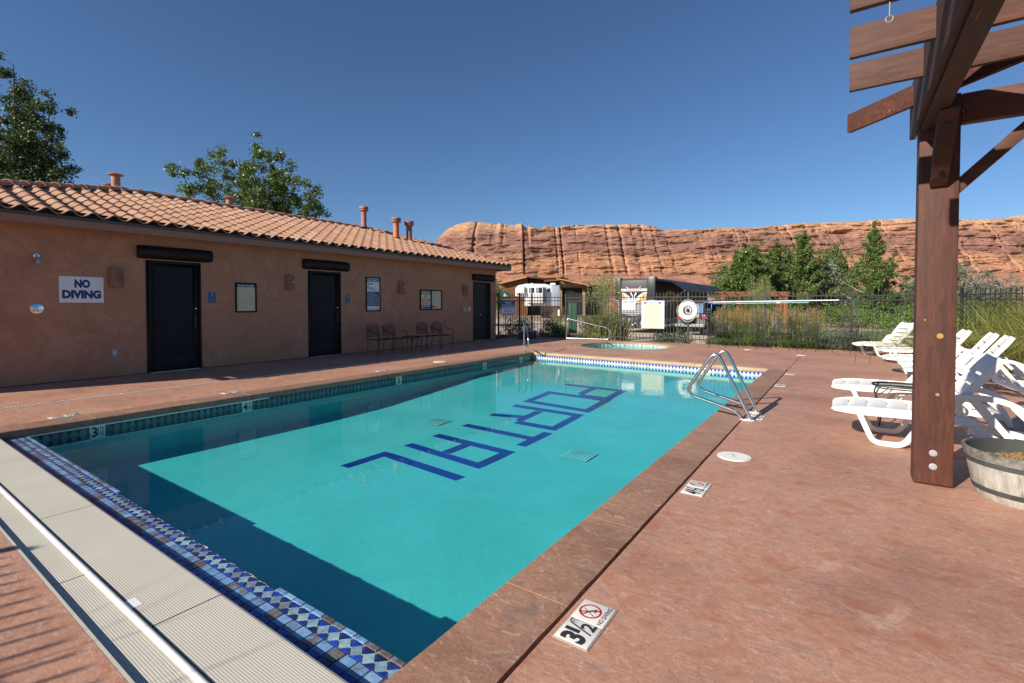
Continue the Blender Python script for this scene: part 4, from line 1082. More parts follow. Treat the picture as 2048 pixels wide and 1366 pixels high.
# ------------------------------------------------------------------ stainless rails
def rail_thing(label, loc, rz, span, rise):
    r = empty('hand_rail', label, 'handrail', loc, rz, 'stainless grab rails')
    pts = fillet([(0, 0, 0), (0, 0, .93), (span, 0, rise+.0), (span+.02, 0, .22), (0, 0, .22)], [0, .11, .13, .13, 0], 6)
    MB().tube(pts, .0215, 10).build('tube', M['stainless'], r, smooth=True)
    MB().tube([(.13, 0, 0), (.13, 0, .22)], .0215, 10).build('leg', M['stainless'], r, smooth=True)
    for x in (0, .13): MB().lathe([(.045, 0), (.045, .012), (.03, .025), (.0225, .027)], 16, (x, 0, .002)).build('flange', M['stainless'], r, smooth=True)
rail_thing('stainless hand rail at the far left corner of the pool', (-8.02, 12.24, 0), radians(-48), .80, .47)
rail_thing('stainless hand rail at the left edge of the round spa', (-8.25, 15.35, 0), radians(9), 1.55, .60)
lad = empty('pool_ladder', 'stainless figure-four grab rails of the pool ladder on the right coping', 'pool ladder', (-1.0, 6.5, 0))
for dy in (0.0, .50):
    pts = fillet([(.055, dy, .0), (-.36, dy, .86), (-.74, dy, .26), (-.12, dy, .10), (-.035, dy, -.0)], [0, .17, .16, .10, 0], 8)
    MB().tube(pts, .0215, 12).build('grab_rail', M['stainless'], lad, smooth=True)
    mb = MB()
    prof = [(.135, .03)]; 
    P = [(-.05 + .085*cos(t)*1.0 + .06, dy + .045*sin(t), 0) for t in [2*pi*k/24 for k in range(24)]]
    mb.prism([(x, yv) for x, yv, _ in P], .012, Matrix.Translation((0, 0, .003))); mb.build('anchor_plate', M['tile_white'], lad, bevel=.003)

# ------------------------------------------------------------------ deck lids and depth tiles
def round_lid(x, yv, r, lab, mat='lid_white'):
    o = empty('skimmer_lid', lab, 'deck lid', (x, yv, 0), random.uniform(0, 3), 'round lids set in the deck')
    MB().lathe([(r+.012, -.002), (r+.012, .004), (r, .0045), (r, .002), (r-.003, .002), (r-.004, .006), (.0001, .0065)], 32).build('lid', M[mat], o, smooth=True)
    MB().lathe([(.010, .0068), (.0001, .0068)], 10, (r*.4, 0, 0)).build('finger_hole', M['black_print'], o)
    MB().box(-.03, .03, -.004, .004, .0066, .0074).build('embossed_mark', M['grey_print'], o)
round_lid(-.853, 4.88, .135, 'round white skimmer lid in the deck beside the right coping')
round_lid(-8.31, 8.86, .15, 'round white lid in the deck between the left coping and the wall chairs')
round_lid(-2.56, 16.75, .11, 'small round lid in the deck in front of the fence chairs')
round_lid(-1.05, 15.75, .11, 'small cream lid on the deck joint at the far right')
def depth_tile(label, x, yv, rz, big, faded=False):
    o = empty('depth_marker', label, 'depth marker', (x, yv, .0015), rz, 'depth markers set in the deck')
    a = .154; Fm = Matrix.Identity(4)
    for k, x0 in enumerate((0, a+.002)):
        MB().box(x0+.001, x0+a-.001, 0, a, -.004, .004).build('ceramic_tile', M['tile_white'], o, bevel=.0012)
    MB().box(-.006, 2*a+.008, -.006, a+.006, -.003, .001).build('grout_edge', M['mortar'], o)
    mb = MB(); L_ = .0048
    text_box(mb, big[0], .008, .062, .022, .135, Fm, .045, L_)
    text_box(mb, '1', .066, .088, .07, .138, Fm, .03, L_); text_box(mb, '2', .104, .148, .018, .085, Fm, .03, L_)
    mb.add([(.078, .02, L_), (.086, .02, L_), (.124, .138, L_), (.116, .138, L_)], [(0, 1, 2, 3)]); text_box(mb, 'FT', .125, .15, .108, .143, Fm, .01, L_)
    text_box(mb, 'NO DIVING', a+.012, 2*a-.006, .012, .034, Fm, .02, L_)
    # diver figure over two pool lines
    cx_, cy_, r = a*1.5+.002, .094, .052
    mb.add([(cx_-.025, cy_-.03, L_), (cx_+.012, cy_+.034, L_), (cx_+.009, cy_+.036, L_), (cx_-.028, cy_-.028, L_)], [(0, 1, 2, 3)])
    for p, q, w_ in (((-.034, .02), (-.004, .004), .007), ((-.004, .004), (.012, -.012), .012), ((.012, -.012), (.002, -.026), .006), ((.014, -.014), (.026, -.022), .006)):
        mb.bar((cx_+p[0], cy_+p[1], L_-.001), (cx_+q[0], cy_+q[1], L_-.001), w_, .002)
    mb.lathe([(.007, L_), (.0001, L_)], 10, (cx_+.017, cy_-.018, 0))
    lines2 = random.Random(3)
    for k in range(2): mb.add([(cx_-.036, cy_+.024-.008*k+.008, L_), (cx_-.016, cy_+.03-.008*k+.008, L_), (cx_-.016, cy_+.033-.008*k+.008, L_), (cx_-.036, cy_+.027-.008*k+.008, L_)], [(0, 1, 2, 3)])
    mb.build('black_print', M['black_print'], o)
    mb = MB(); n = 36; P = []; F = []
    for i in range(n):
        t = 2*pi*i/n; P += [(cx_+r*cos(t), cy_+r*sin(t), L_+.0004), (cx_+(r-.009)*cos(t), cy_+(r-.009)*sin(t), L_+.0004)]
    for i in range(n): F.append((2*i, (2*i+2) % (2*n), (2*i+3) % (2*n), 2*i+1))
    mb.add(P, F); t = radians(-60); u = Vector((cos(t), sin(t), 0)); v = Vector((-sin(t), cos(t), 0))*.0045; c0 = Vector((cx_, cy_, L_+.0004))
    mb.add([c0-u*(r-.004)-v, c0+u*(r-.004)-v, c0+u*(r-.004)+v, c0-u*(r-.004)+v], [(0, 1, 2, 3)])
    mb.build('red_no_diving_ring', M['red_print'], o)
q = pi/2
depth_tile('nearest 3 1/2 FT NO DIVING deck tile beside the right coping', -.862, 1.785, q, '3')
depth_tile('4 1/2 FT NO DIVING deck tile beside the right coping before the skimmer lid', -.865, 3.715, q, '4')
depth_tile('NO DIVING depth tile under the pool ladder rails', -.845, 6.62, q, '5')
depth_tile('depth tile on the right deck just beyond the pool ladder', -.87, 9.52, q, '5')
depth_tile('depth tile nearest the far right corner of the pool', -.87, 11.25, q, '5')
depth_tile('depth tile on the left deck level with the cover lid', -8.24, 1.98, -q, '3')
depth_tile('depth tile on the left deck beside the 4 1/2 wall number', -8.24, 4.02, -q, '4')
depth_tile('depth tile on the left deck between middle door and pool', -8.30, 7.15, -q, '5')

# ------------------------------------------------------------------ resin loungers
def lounger_proto():
    r = empty('sun_lounger', 'x', 'sun lounger', (0, 0, 0), 0, 'white resin sun loungers')
    W2 = .33; m = M['plastic_white']
    # seat side rails: x foot -> head
    def zs(x): return .36 - .03*max(0, (.28-x)/.28)**2 + .012*sin(x*2.4) - .03*max(0, x-.85)
    seat = MB()
    for s_ in (-1, 1):
        P = []; N = 18
        for i in range(N+1):
            x = .02 + 1.10*i/N; z = zs(x); dr = .075 if x > .25 else .075*sqrt(max(0, (x+.02)/.27))+.0
            P.append((x, z, dr))
        V = []; 
        for x, z, dr in P:
            wv = W2 - .05*max(0, (.22-x)/.22)**2.2
            V += [(x, s_*wv, z-dr), (x, s_*wv, z+.004), (x, s_*(wv-.035), z+.010), (x, s_*(wv-.035), z-dr*.8)]
        F = []
        for i in range(N):
            for k in range(4): F.append((i*4+k, i*4+(k+1) % 4, (i+1)*4+(k+1) % 4, (i+1)*4+k) if s_ > 0 else (i*4+k, (i+1)*4+k, (i+1)*4+(k+1) % 4, i*4+(k+1) % 4))
        F += [(0, 1, 2, 3)[::s_], tuple(N*4+k for k in (3, 2, 1, 0))[::s_]]
        seat.add(V, F)
    so_ = seat.build('seat', m, r, smooth=True)
    xs_ = [-.005, .155, .325, .495, .665, .835, 1.0]
    for a, b_ in zip(xs_, xs_[1:]):
        V = []; ny = 6; nx_ = 5
        for i in range(nx_+1):
            x = a + .008 + (b_-a-.016)*i/nx_; wv = W2 - .032 - .05*max(0, (.22-x)/.22)**2.2; 
            for k in range(ny+1):
                yv = -wv + 2*wv*k/ny; z = zs(x) + .006 - .028*cos(pi*yv/(2*wv))
                if i in (0, nx_): z -= .012
                V.append((x, yv, z))
        F = [(i*(ny+1)+k, (i+1)*(ny+1)+k, (i+1)*(ny+1)+k+1, i*(ny+1)+k+1) for i in range(nx_) for k in range(ny)]
        n0 = len(V); V += [(x, yv, z-.016) for x, yv, z in V]; F += [tuple(n0+q for q in f[::-1]) for f in F]
        bd = [k for k in range(ny+1)] + [i*(ny+1)+ny for i in range(1, nx_+1)] + [nx_*(ny+1)+k for k in range(ny-1, -1, -1)] + [i*(ny+1) for i in range(nx_-1, 0, -1)]
        for u, v in zip(bd, bd[1:]+bd[:1]): F.append((u, v, n0+v, n0+u))
        mb = MB(); mb.add(V, F); mb.build('slat', m, so_, smooth=True)
    mb = MB()      # narrow bridges between the slats
    for x in xs_[1:-1]:
        for yv in (-.16, .0, .16): mb.box(x-.012, x+.012, yv-.045, yv+.045, zs(x)-.045, zs(x)-.03)
    mb.build('web', m, so_)
    # back rest
    bx, bz, BA = .86, .335, radians(55); BL = .73
    def bp(u, yv, n_=0.0): return (bx + u*cos(BA) - n_*sin(BA), yv, bz + u*sin(BA) + n_*cos(BA))
    back = MB()
    for s_ in (-1, 1):
        V = []; N = 10
        for i in range(N+1):
            u = BL*i/N; wv = W2 - .045 - .055*max(0, (u-BL+.14)/.14)**2
            V += [bp(u, s_*wv, -.055), bp(u, s_*wv, .004), bp(u, s_*(wv-.035), .008), bp(u, s_*(wv-.035), -.045)]
        F = []
        for i in range(N):
            for k in range(4): F.append((i*4+k, i*4+(k+1) % 4, (i+1)*4+(k+1) % 4, (i+1)*4+k) if s_ > 0 else (i*4+k, (i+1)*4+k, (i+1)*4+(k+1) % 4, i*4+(k+1) % 4))
        F += [(0, 1, 2, 3)[::s_], tuple(N*4+k for k in (3, 2, 1, 0))[::s_]]
        back.add(V, F)
    bo = back.build('backrest', m, r, smooth=True)
    us = [.0, .135, .27, .40, .53, BL+.01]
    for a, b_ in zip(us, us[1:]):
        V = []; ny = 6; nx_ = 3
        for i in range(nx_+1):
            u = a + .012 + (b_-a-.024)*i/nx_; wv = W2 - .07 - .055*max(0, (u-BL+.14)/.14)**2
            for k in range(ny+1):
                yv = -wv + 2*wv*k/ny; V.append(bp(u, yv, .004 - .022*cos(pi*yv/(2*wv)) - (.010 if i in (0, nx_) else 0)))
        F = [(i*(ny+1)+k, (i+1)*(ny+1)+k, (i+1)*(ny+1)+k+1, i*(ny+1)+k+1) for i in range(nx_) for k in range(ny)]
        n0 = len(V); V += [(p[0] + .014*sin(BA), p[1], p[2] - .014*cos(BA)) for p in V]; F += [tuple(n0+q for q in f[::-1]) for f in F]
        bd = [k for k in range(ny+1)] + [i*(ny+1)+ny for i in range(1, nx_+1)] + [nx_*(ny+1)+k for k in range(ny-1, -1, -1)] + [i*(ny+1) for i in range(nx_-1, 0, -1)]
        for u, v in zip(bd, bd[1:]+bd[:1]): F.append((u, v, n0+v, n0+u))
        mb = MB(); mb.add(V, F); mb.build('slat', m, bo, smooth=True)
    # U legs, arm rests, rear frame, prop
    for s_ in (-1, 1):
        yv = s_*(W2-.02)
        def strap(pts, w_, t_):
            mb = MB(); pts = [Vector(p) for p in pts]; V = []
            for i, p in enumerate(pts):
                d = (pts[min(i+1, len(pts)-1)]-pts[max(i-1, 0)]).normalized(); nn = Vector((-d.z, 0, d.x))
                V += [p - nn*w_/2 + Vector((0, -t_/2, 0)), p - nn*w_/2 + Vector((0, t_/2, 0)), p + nn*w_/2 + Vector((0, t_/2, 0)), p + nn*w_/2 + Vector((0, -t_/2, 0))]
            F = []
            for i in range(len(pts)-1):
                for k in range(4): F.append((i*4+k, i*4+(k+1) % 4, (i+1)*4+(k+1) % 4, (i+1)*4+k)[::-1])
            F += [(0, 1, 2, 3), tuple((len(pts)-1)*4+k for k in (3, 2, 1, 0))]
            return mb.add(V, F)
        strap(fillet([(.24, yv, .315), (.36, yv, .025), (.60, yv, .025), (.76, yv, .31)], [0, .07, .07, 0], 5), .05, .045).build('leg', m, r, bevel=.006)
        strap(fillet([(.80, yv, .30), (.98, yv, .56), (1.36, yv, .55), (1.66, yv, .20), (1.72, yv, .02)], [0, .08, .16, .12, 0], 6), .052, .05).build('armrest', m, r, bevel=.006)
        strap(fillet([(1.08, yv, .27), (1.30, yv, .15), (1.70, yv, .12)], [0, .1, 0], 5), .075, .04).build('rear_frame', m, r, bevel=.006)
        strap([(1.10, yv*.8, .56), (1.38, yv*.8, .16)], .05, .03).build('back_prop', m, r)
    MB().box(1.62, 1.66, -W2+.04, W2-.04, .09, .15).build('cross_bar', m, r)
    return r
LG = [(-.13, 6.42, 0, 'nearest white resin lounger behind the timber post, its back half shaded'),
      (-.17, 8.07, 0, 'white lounger behind the small black side table, second from the timber post'),
      (.80, 10.72, -2, 'white lounger in the far row, the one nearest the side table loungers'),
      (.80, 11.68, -1, 'white lounger in the far row, second beyond the side table loungers'),
      (.62, 12.72, 3, 'white lounger in the far row, third beyond the side table loungers'),
      (.62, 14.75, 12, 'white lounger mostly hidden by the post, next to the one by the fence'),
      (.24, 16.45, 29, 'farthest white lounger, turned toward the camera in front of the back fence')]
lp = lounger_proto()
for i, (x, yv, rz, lab) in enumerate(LG):
    o = lp if i == 0 else copy_tree(lp)
    o.location = (x, yv, 0); o.rotation_euler = (0, 0, radians(rz)); o['label'] = lab

# ------------------------------------------------------------------ wrought iron chairs and tables
def chair_proto():
    """faces +x; origin between the feet"""
    r = empty('iron_chair', 'x', 'chair', (0, 0, 0), 0); m = M['black_iron']; R_ = .0095
    W2 = .27
    for s_ in (-1, 1):
        MB().tube(bez([(.26, s_*.25, 0), (.245, s_*.26, .2), (.25, s_*W2, .42), (.25, s_*(W2+.01), .56), (.20, s_*(W2+.02), .63), (.02, s_*(W2+.02), .63), (-.10, s_*(W2), .69), (-.20, s_*.24, .78)]), R_, 7).build('arm', m, r, smooth=True)
        MB().tube(bez([(-.30, s_*.22, 0), (-.235, s_*.22, .2), (-.20, s_*.225, .40), (-.235, s_*.23, .62), (-.265, s_*.21, .74)]), R_, 7).build('leg', m, r, smooth=True)
        MB().lathe([(.018, 0), (.018, .008), (.0001, .012)], 10, (.26, s_*.25, 0)).lathe([(.018, 0), (.018, .008), (.0001, .012)], 10, (-.30, s_*.22, 0)).build('foot', m, r)
    MB().tube(bez([(-.20, -.24, .78), (-.27, -.15, .835), (-.30, 0, .85), (-.27, .15, .835), (-.20, .24, .78)]), R_, 7).build('top_rail', m, r, smooth=True)
    mb = MB(); mb.tube(fillet([(-.20, -.22, .43), (.25, -.25, .43), (.25, .25, .43), (-.20, .22, .43), (-.20, -.22, .43)], .05, 5), R_, 6); mb.build('seat_frame', m, r, smooth=True)
    n = 10; V = []; F = []
    for i in range(n+1):
        for k in range(n+1):
            x = -.20 + .45*i/n; yv = (-.22 - .03*i/n)*(1-2*k/n); V.append((x, yv, .43 - .02*sin(pi*i/n)*sin(pi*k/n)))
    F = [(i*(n+1)+k, (i+1)*(n+1)+k, (i+1)*(n+1)+k+1, i*(n+1)+k+1) for i in range(n) for k in range(n)]
    mb = MB(); mb.add(V, F); mb.build('seat_mesh', M['wire_mesh'], r, smooth=True)
    V = []; 
    for i in range(n+1):
        for k in range(n+1):
            t = k/n*2-1; top = .81 - .05*t*t; z = .50 + (top-.50)*i/n; V.append((-.215 - .055*(z-.5)/.3 - .035*(1-t*t), .205*t, z))
    mb = MB(); mb.add(V, F); mb.build('back_mesh', M['wire_mesh'], r, smooth=True)
    bd = [V[k] for k in range(n+1)] + [V[i*(n+1)+n] for i in range(1, n+1)] + [V[n*(n+1)+k] for k in range(n-1, -1, -1)] + [V[i*(n+1)] for i in range(n-1, -1, -1)]
    MB().tube(bd, .006, 6).build('back_frame', m, r, smooth=True)
    return r
cp = chair_proto()
WCH = [(-10.90, 9.15, 3, 'first black iron chair against the bath house wall, nearest the middle door'),
       (-10.93, 9.75, 0, 'second wall chair, just left of the small iron side table'),
       (-10.88, 11.05, 0, 'wall chair just right of the small iron side table, under the lifeguard board'),
       (-10.80, 11.62, -4, 'black iron wall chair farthest from the middle door')]
FCH = [(-3.60, 17.30, -75, 'black mesh chair in front of the fence, nearest the rescue pole hook'),
       (-2.64, 17.42, -90, 'black mesh fence chair in front of golden grass, second from the hook'),
       (-1.68, 17.42, -97, 'middle one of the five black mesh chairs lined up along the fence'),
       (-.99, 17.42, -97, 'black mesh fence chair just before the gap, second from the far lounger'),
       (-.02, 17.40, -118, 'black mesh fence chair next to the farthest white lounger')]
first = True
for L_, grp in ((WCH, 'black iron chairs along the bath house wall'), (FCH, 'black mesh chairs along the back fence')):
    for x, yv, rz, lab in L_:
        o = cp if first else copy_tree(cp); first = False
        o.location = (x, yv, 0); o.rotation_euler = (0, 0, radians(rz)); o['label'] = lab; o['group'] = grp
def iron_table(label, loc, rz, lx, ly, h):
    r = empty('side_table', label, 'side table', loc, rz); m = M['black_iron']
    def oval(k=1.0, z=h):
        return [( (lx*k)*math.copysign(abs(cos(t))**.7, cos(t)), (ly*k)*math.copysign(abs(sin(t))**.7, sin(t)), z) for t in [2*pi*i/40 for i in range(41)]]
    MB().tube(oval(), .012, 8, False).tube(oval(.9, h-.03), .008, 6, False).build('rim', m, r, smooth=True)
    pts = oval(.98, h-.006)[:-1]; mb = MB(); mb.add(pts, [tuple(range(40))]); mb.build('mesh_top', M['wire_mesh'], r)
    for sx in (-1, 1):
        for sy in (-1, 1):
            mb = MB(); mb.tube(bez([(sx*lx*.82, sy*ly*.75, h-.01), (sx*lx*.93, sy*ly*.85, h-.12), (sx*lx*.78, sy*ly*.7, h*.45), (sx*lx*.82, sy*ly*.8, 0)]), .009, 7); mb.build('leg', m, r, smooth=True)
            MB().tube(bez([(sx*lx*.5, sy*ly*.8, h-.02), (sx*lx*.62, sy*ly*.82, h-.09), (sx*lx*.85, sy*ly*.8, h-.16)]), .006, 6).build('scroll', m, r, smooth=True)
iron_table('small black iron side table between the wall chairs', (-10.85, 10.36, 0), pi/2, .24, .26, .45)
iron_table('small black mesh side table between the two nearest loungers', (.62, 7.26, 0), 0, .36, .20, .47)

# ------------------------------------------------------------------ barrel planter
pl = empty('barrel_planter', 'round weathered grey half-barrel planter with dry straw beside the timber post', 'planter', (1.10, 5.0, 0))
def rp(z): return .275 + .085*(z/.36)**.75
prof = [(.0001, .002)] + [(rp(z), z) for z in (0, .03, .06, .1, .14, .18, .22, .26, .28)]
MB().lathe([(.26, .002)] + [(rp(.36*k/14), .36*k/14) for k in range(15)] , 56).build('staves', M['barrel'], pl, smooth=True)
for z0, z1, mt in ((.055, .095, 'barrel_band'), (.255, .295, 'barrel_band'), (.298, .362, 'barrel_rim')):
    MB().lathe([(rp(z0)-.004, z0), (rp(z0)+.006, z0+.003), (rp(z1)+.006, z1-.003), (rp(z1)-.012 if z1 > .3 else rp(z1)-.004, z1)], 56).build('hoop' if mt == 'barrel_band' else 'rim', M[mt], pl, smooth=True)
MB().lathe([(rp(.36)-.01, .361), (rp(.36)-.022, .358), (rp(.24)-.022, .24), (.0001, .235)], 48).build('inside', M['barrel_in'], pl, smooth=True)
rr = random.Random(11); mb = MB()
for i in range(420):
    a = rr.uniform(0, 2*pi); d = .26*sqrt(rr.random()); x, yv = d*cos(a), d*sin(a); z = .245 + .07*max(0, 1-((x-.0)/.2)**2-((yv-.05)/.18)**2)*rr.random()
    q = rr.uniform(0, 2*pi); l = rr.uniform(.03, .09)
    mb.tube([(x, yv, z), (x+l*.5*cos(q), yv+l*.5*sin(q), z+rr.uniform(.0, .03)), (x+l*cos(q), yv+l*sin(q), z+rr.uniform(-.01, .012))], rr.uniform(.0012, .0025), 3)
for k in range(3): mb.tube(bez([(-.16+.03*k, -.02, .25), (-.10+.02*k, -.04, .325+.01*k), (-.03+.03*k, .0, .29), (.0+.02*k, .02, .25)]), .0025, 4)
o = mb.build('dry_straw', M['straw'], pl); o['kind'] = 'stuff'

# ------------------------------------------------------------------ timber pergola over the right of the deck
pg = empty('timber_pergola', 'dark red stained timber pergola with slat roof above the loungers', 'pergola', (0, 0, 0))
def tim(name, mb, mat, bev=.008): return mb.build(name, M[mat], pg, bevel=bev)
def post_mesh(x, yv, top): return MB().box(x, x+.242, yv, yv+.17, .012, top)
p1 = tim('post', post_mesh(.444, 4.964, 3.02), 'red_post', .012)
for z in (.155, .26):
    MB().lathe([(.025, .0), (.025, .003), (.017, .005), (.015, .002), (.012, .002), (.011, .010), (.0001, .010)], 14, M=Matrix.Translation((.565, 4.962, z)) @ Matrix.Rotation(pi/2, 4, 'X')).build('bolt', M['box_grey'], p1, smooth=True)
for (z, r_, x) in ((1.175, .022, .592), (.72, .013, .583), (1.30, .008, .50)):
    MB().lathe([(r_, 0), (r_*.8, .004), (r_*.45, .002), (.0001, .003)], 12, M=Matrix.Translation((x, 4.9635, z)) @ Matrix.Rotation(pi/2, 4, 'X')).build('knot', M['straw'], p1, smooth=True)
tim('post', post_mesh(3.35, 4.964, 3.02), 'red_post', .012); tim('post', post_mesh(3.35, 1.2, 3.02), 'red_post', .012); tim('post', post_mesh(.444, -.95, 3.02), 'red_post', .012)
tim('beam', MB().box(.452, .562, -1.3, 5.22, 2.775, 3.0), 'red_beam_y'); tim('beam', MB().box(3.36, 3.47, .6, 5.22, 2.775, 3.0), 'red_beam_y')
tim('side_board', MB().box(.408, .4505, -1.3, 5.30, 2.80, 3.22), 'red_beam_y')
tim('cross_beam', MB().box(.692, 3.9, 5.00, 5.09, 2.80, 3.02), 'red_beam_x'); tim('cross_beam', MB().box(.57, 3.9, .95, 1.05, 2.80, 3.0), 'red_beam_x')
tim('knee_brace', MB().bar((.56, 4.975, 2.36), (.56, 4.50, 2.80), .105, .10), 'red_beam_y', .006)
for z, yv in ((2.47, 4.865), (2.72, 4.60)):
    MB().lathe([(.02, 0), (.02, .006), (.0001, .01)], 12, M=Matrix.Translation((.56, yv-.045, z-.045)) @ Matrix.Rotation(radians(135), 4, 'X')).build('bolt', M['black_iron'], pg)
tim('knee_brace', MB().bar((.66, 5.045, 2.30), (1.16, 5.045, 2.82), .085, .11, (0, 1, 0)), 'red_beam_x', .006)
for yv, tz, rz_ in ((4.41, 0, 0), (3.83, 0, 0), (3.22, 0, 0), (2.61, 0, 0), (2.0, 0, 0), (1.4, 0, 0), (.78, 0, 0), (.1, 0, 0), (-.6, 0, 0)):
    rr = random.Random(int(yv*100)); t_ = .042
    mb = MB(); n = 14; V = []
    for i in range(n+1):
        x = -.012 + 4.0*i/n; wob = .004*noise.noise(Vector((x*2, yv*3, 1)))
        zb = 3.002 + .003*noise.noise(Vector((x*3, yv, 5))); zt = 3.196 + .003*noise.noise(Vector((x*3, yv, 9)))
        V += [(x, yv+wob, zb), (x, yv+t_+wob, zb), (x, yv+t_+wob, zt), (x, yv+wob, zt)]
    F = []
    for i in range(n):
        for k in range(4): F.append((i*4+k, (i+1)*4+k, (i+1)*4+(k+1) % 4, i*4+(k+1) % 4))
    F += [(0, 1, 2, 3), tuple(n*4+k for k in (3, 2, 1, 0))]
    mb.add(V, F); tim('roof_slat', mb, 'red_beam_x', .004)
tim('roof_slat', MB().bar((-.012, 5.49, 3.085), (1.35, 4.06, 3.085), .042, .165), 'red_beam_x', .004)
hk = empty('eye_hook', 'steel screw eye hanging under the pergola slat end', 'hook', (.16, 3.235, 3.0))
MB().tube([(0, 0, .01), (0, 0, -.075)], .004, 6).tube([(.016*cos(t), 0, -.09+.016*sin(t)) for t in [2*pi*k/14 for k in range(15)]], .0042, 6, False).build('eye', M['alu'], hk, smooth=True)
import numpy as np
# ------------------------------------------------------------------ foliage helpers
def np_mesh(name, V, nper, mat):
    """V: (N*nper, 3) vertices, each run of nper vertices is one face"""
    N = len(V)//nper; me = bpy.data.meshes.new(name)
    me.vertices.add(len(V)); me.vertices.foreach_set('co', V.astype(np.float32).ravel())
    me.loops.add(len(V)); me.loops.foreach_set('vertex_index', np.arange(len(V), dtype=np.int32))
    me.polygons.add(N); me.polygons.foreach_set('loop_start', np.arange(0, len(V), nper, dtype=np.int32))
    me.polygons.foreach_set('loop_total', np.full(N, nper, dtype=np.int32))
    me.update(calc_edges=True); me.materials.append(mat); return me
def leaf_verts(P, size, rng, droop=.3, asp=.62):
    n = len(P); a = rng.normal(size=(n, 3)); a[:, 2] -= droop; a /= np.linalg.norm(a, axis=1)[:, None]
    b_ = rng.normal(size=(n, 3)); b_ -= (a*b_).sum(1)[:, None]*a; b_ /= np.linalg.norm(b_, axis=1)[:, None]
    s = size*rng.uniform(.6, 1.3, n)[:, None]
    V = np.empty((n, 4, 3)); V[:, 0] = P - a*s*.5; V[:, 1] = P + b_*s*asp*.5; V[:, 2] = P + a*s*.5; V[:, 3] = P - b_*s*asp*.5
    return V.reshape(-1, 3)
def along(poly, t):
    i = min(int(t*(len(poly)-1)), len(poly)-2); f_ = t*(len(poly)-1)-i
    return poly[i].lerp(poly[i+1], f_)
def tree(name, label, loc, branches, rad, nleaf, lsize, mat, trunk_h, trunk_r, group=None, seed=1, bark='bark', droop=.3, cat='tree', t0=.12, twig=True):
    """branches: list of 3D polylines in local coordinates; leaves are strewn in clumps round their outer parts"""
    rng = np.random.default_rng(seed); rr = random.Random(seed)
    root = empty(name, label, cat, loc, 0, group)
    mb = MB()
    if trunk_h > 0: mb.tube([(0, 0, -.3), (.03, .0, trunk_h*.5), (0, .02, trunk_h)], [trunk_r*1.25, trunk_r, trunk_r*.85], 8)
    C = []; Wt = []
    for pl_, k in branches:
        pl_ = [Vector(p) for p in pl_]; L = sum((b_-a).length for a, b_ in zip(pl_, pl_[1:]))
        if twig: mb.tube(pl_, [trunk_r*.5*k*(1-.88*i/(len(pl_)-1)) + .008 for i in range(len(pl_))], 5, False)
        m = max(4, int(L/.28))
        for i in range(m):
            t = t0 + (1-t0)*(i+rr.random())/m
            p = along(pl_, t); r = rad*k*(1.05-.62*t**1.6)
            o = Vector((rr.gauss(0, 1), rr.gauss(0, 1), rr.gauss(0, .8)))*r*.55
            C.append((p+o, r*rr.uniform(.3, .62))); Wt.append(r)
            if twig and rr.random() < .5: mb.tube([p, p+o*1.1], [.012, .004], 3, False)
    Wt = np.array(Wt); Wt /= Wt.sum(); idx = rng.choice(len(C), nleaf, p=Wt)
    cc = np.array([tuple(c[0]) for c in C])[idx]; cr = np.array([c[1] for c in C])[idx]
    P = cc + rng.normal(size=(nleaf, 3))*cr[:, None]*np.array([.62, .62, .55])
    me = np_mesh('crown', leaf_verts(P, lsize, rng, droop), 4, M[mat])
    link_mesh('crown', me, root); mb.build('trunk', M[bark], root)
    return root
def fan(h, w_, n, z0, seed, up=.75, bend=.25, hmin=.55):
    """ascending limbs that fan out of a trunk"""
    rr = random.Random(seed); out = []
    for i in range(n):
        a = 2*pi*i/n + rr.uniform(-.4, .4); e = rr.uniform(.15, 1.0) if i else 0
        hh = h*(1-.42*e*rr.uniform(.7, 1.2)) if i else h; x, yv = w_*e*cos(a), w_*e*sin(a); zb = z0 + (hh-z0)*.12*rr.random()
        out.append(([(0, 0, zb), (x*.45, yv*.45, zb+(hh-zb)*.35), (x*.85, yv*.85, zb+(hh-zb)*.72), (x, yv, hh)], 1.0))
    return out
def blades(name, mat, pts, hh, lean, wd, rng, arch=.6, parent=None, seg=4, dirs=None):
    """tapered curved blades: pts (n,3) roots"""
    n = len(pts); a = rng.uniform(0, 2*pi, n) if dirs is None else dirs
    H = hh*rng.uniform(.55, 1.1, n); Ln = lean*rng.uniform(.3, 1.2, n)
    d = np.stack([np.cos(a), np.sin(a), np.zeros(n)], 1); s = np.stack([-np.sin(a+.9), np.cos(a+.9), np.zeros(n)], 1)
    V = np.empty((n, seg, 4, 3))
    def at(t):
        return pts + d*(Ln*t**1.7)[:, None] + np.stack([np.zeros(n), np.zeros(n), H*(t - arch*t**3)], 1)
    for k in range(seg):
        t0, t1 = k/seg, (k+1)/seg; p0, p1 = at(np.full(n, t0)), at(np.full(n, t1)); w0, w1 = wd*(1-t0**2)*.5+.001, wd*(1-t1**2)*.5+.001
        V[:, k, 0] = p0-s*w0; V[:, k, 1] = p0+s*w0; V[:, k, 2] = p1+s*w1; V[:, k, 3] = p1-s*w1
    me = np_mesh(name, V.reshape(-1, 3), 4, M[mat]); return link_mesh(name, me, parent)
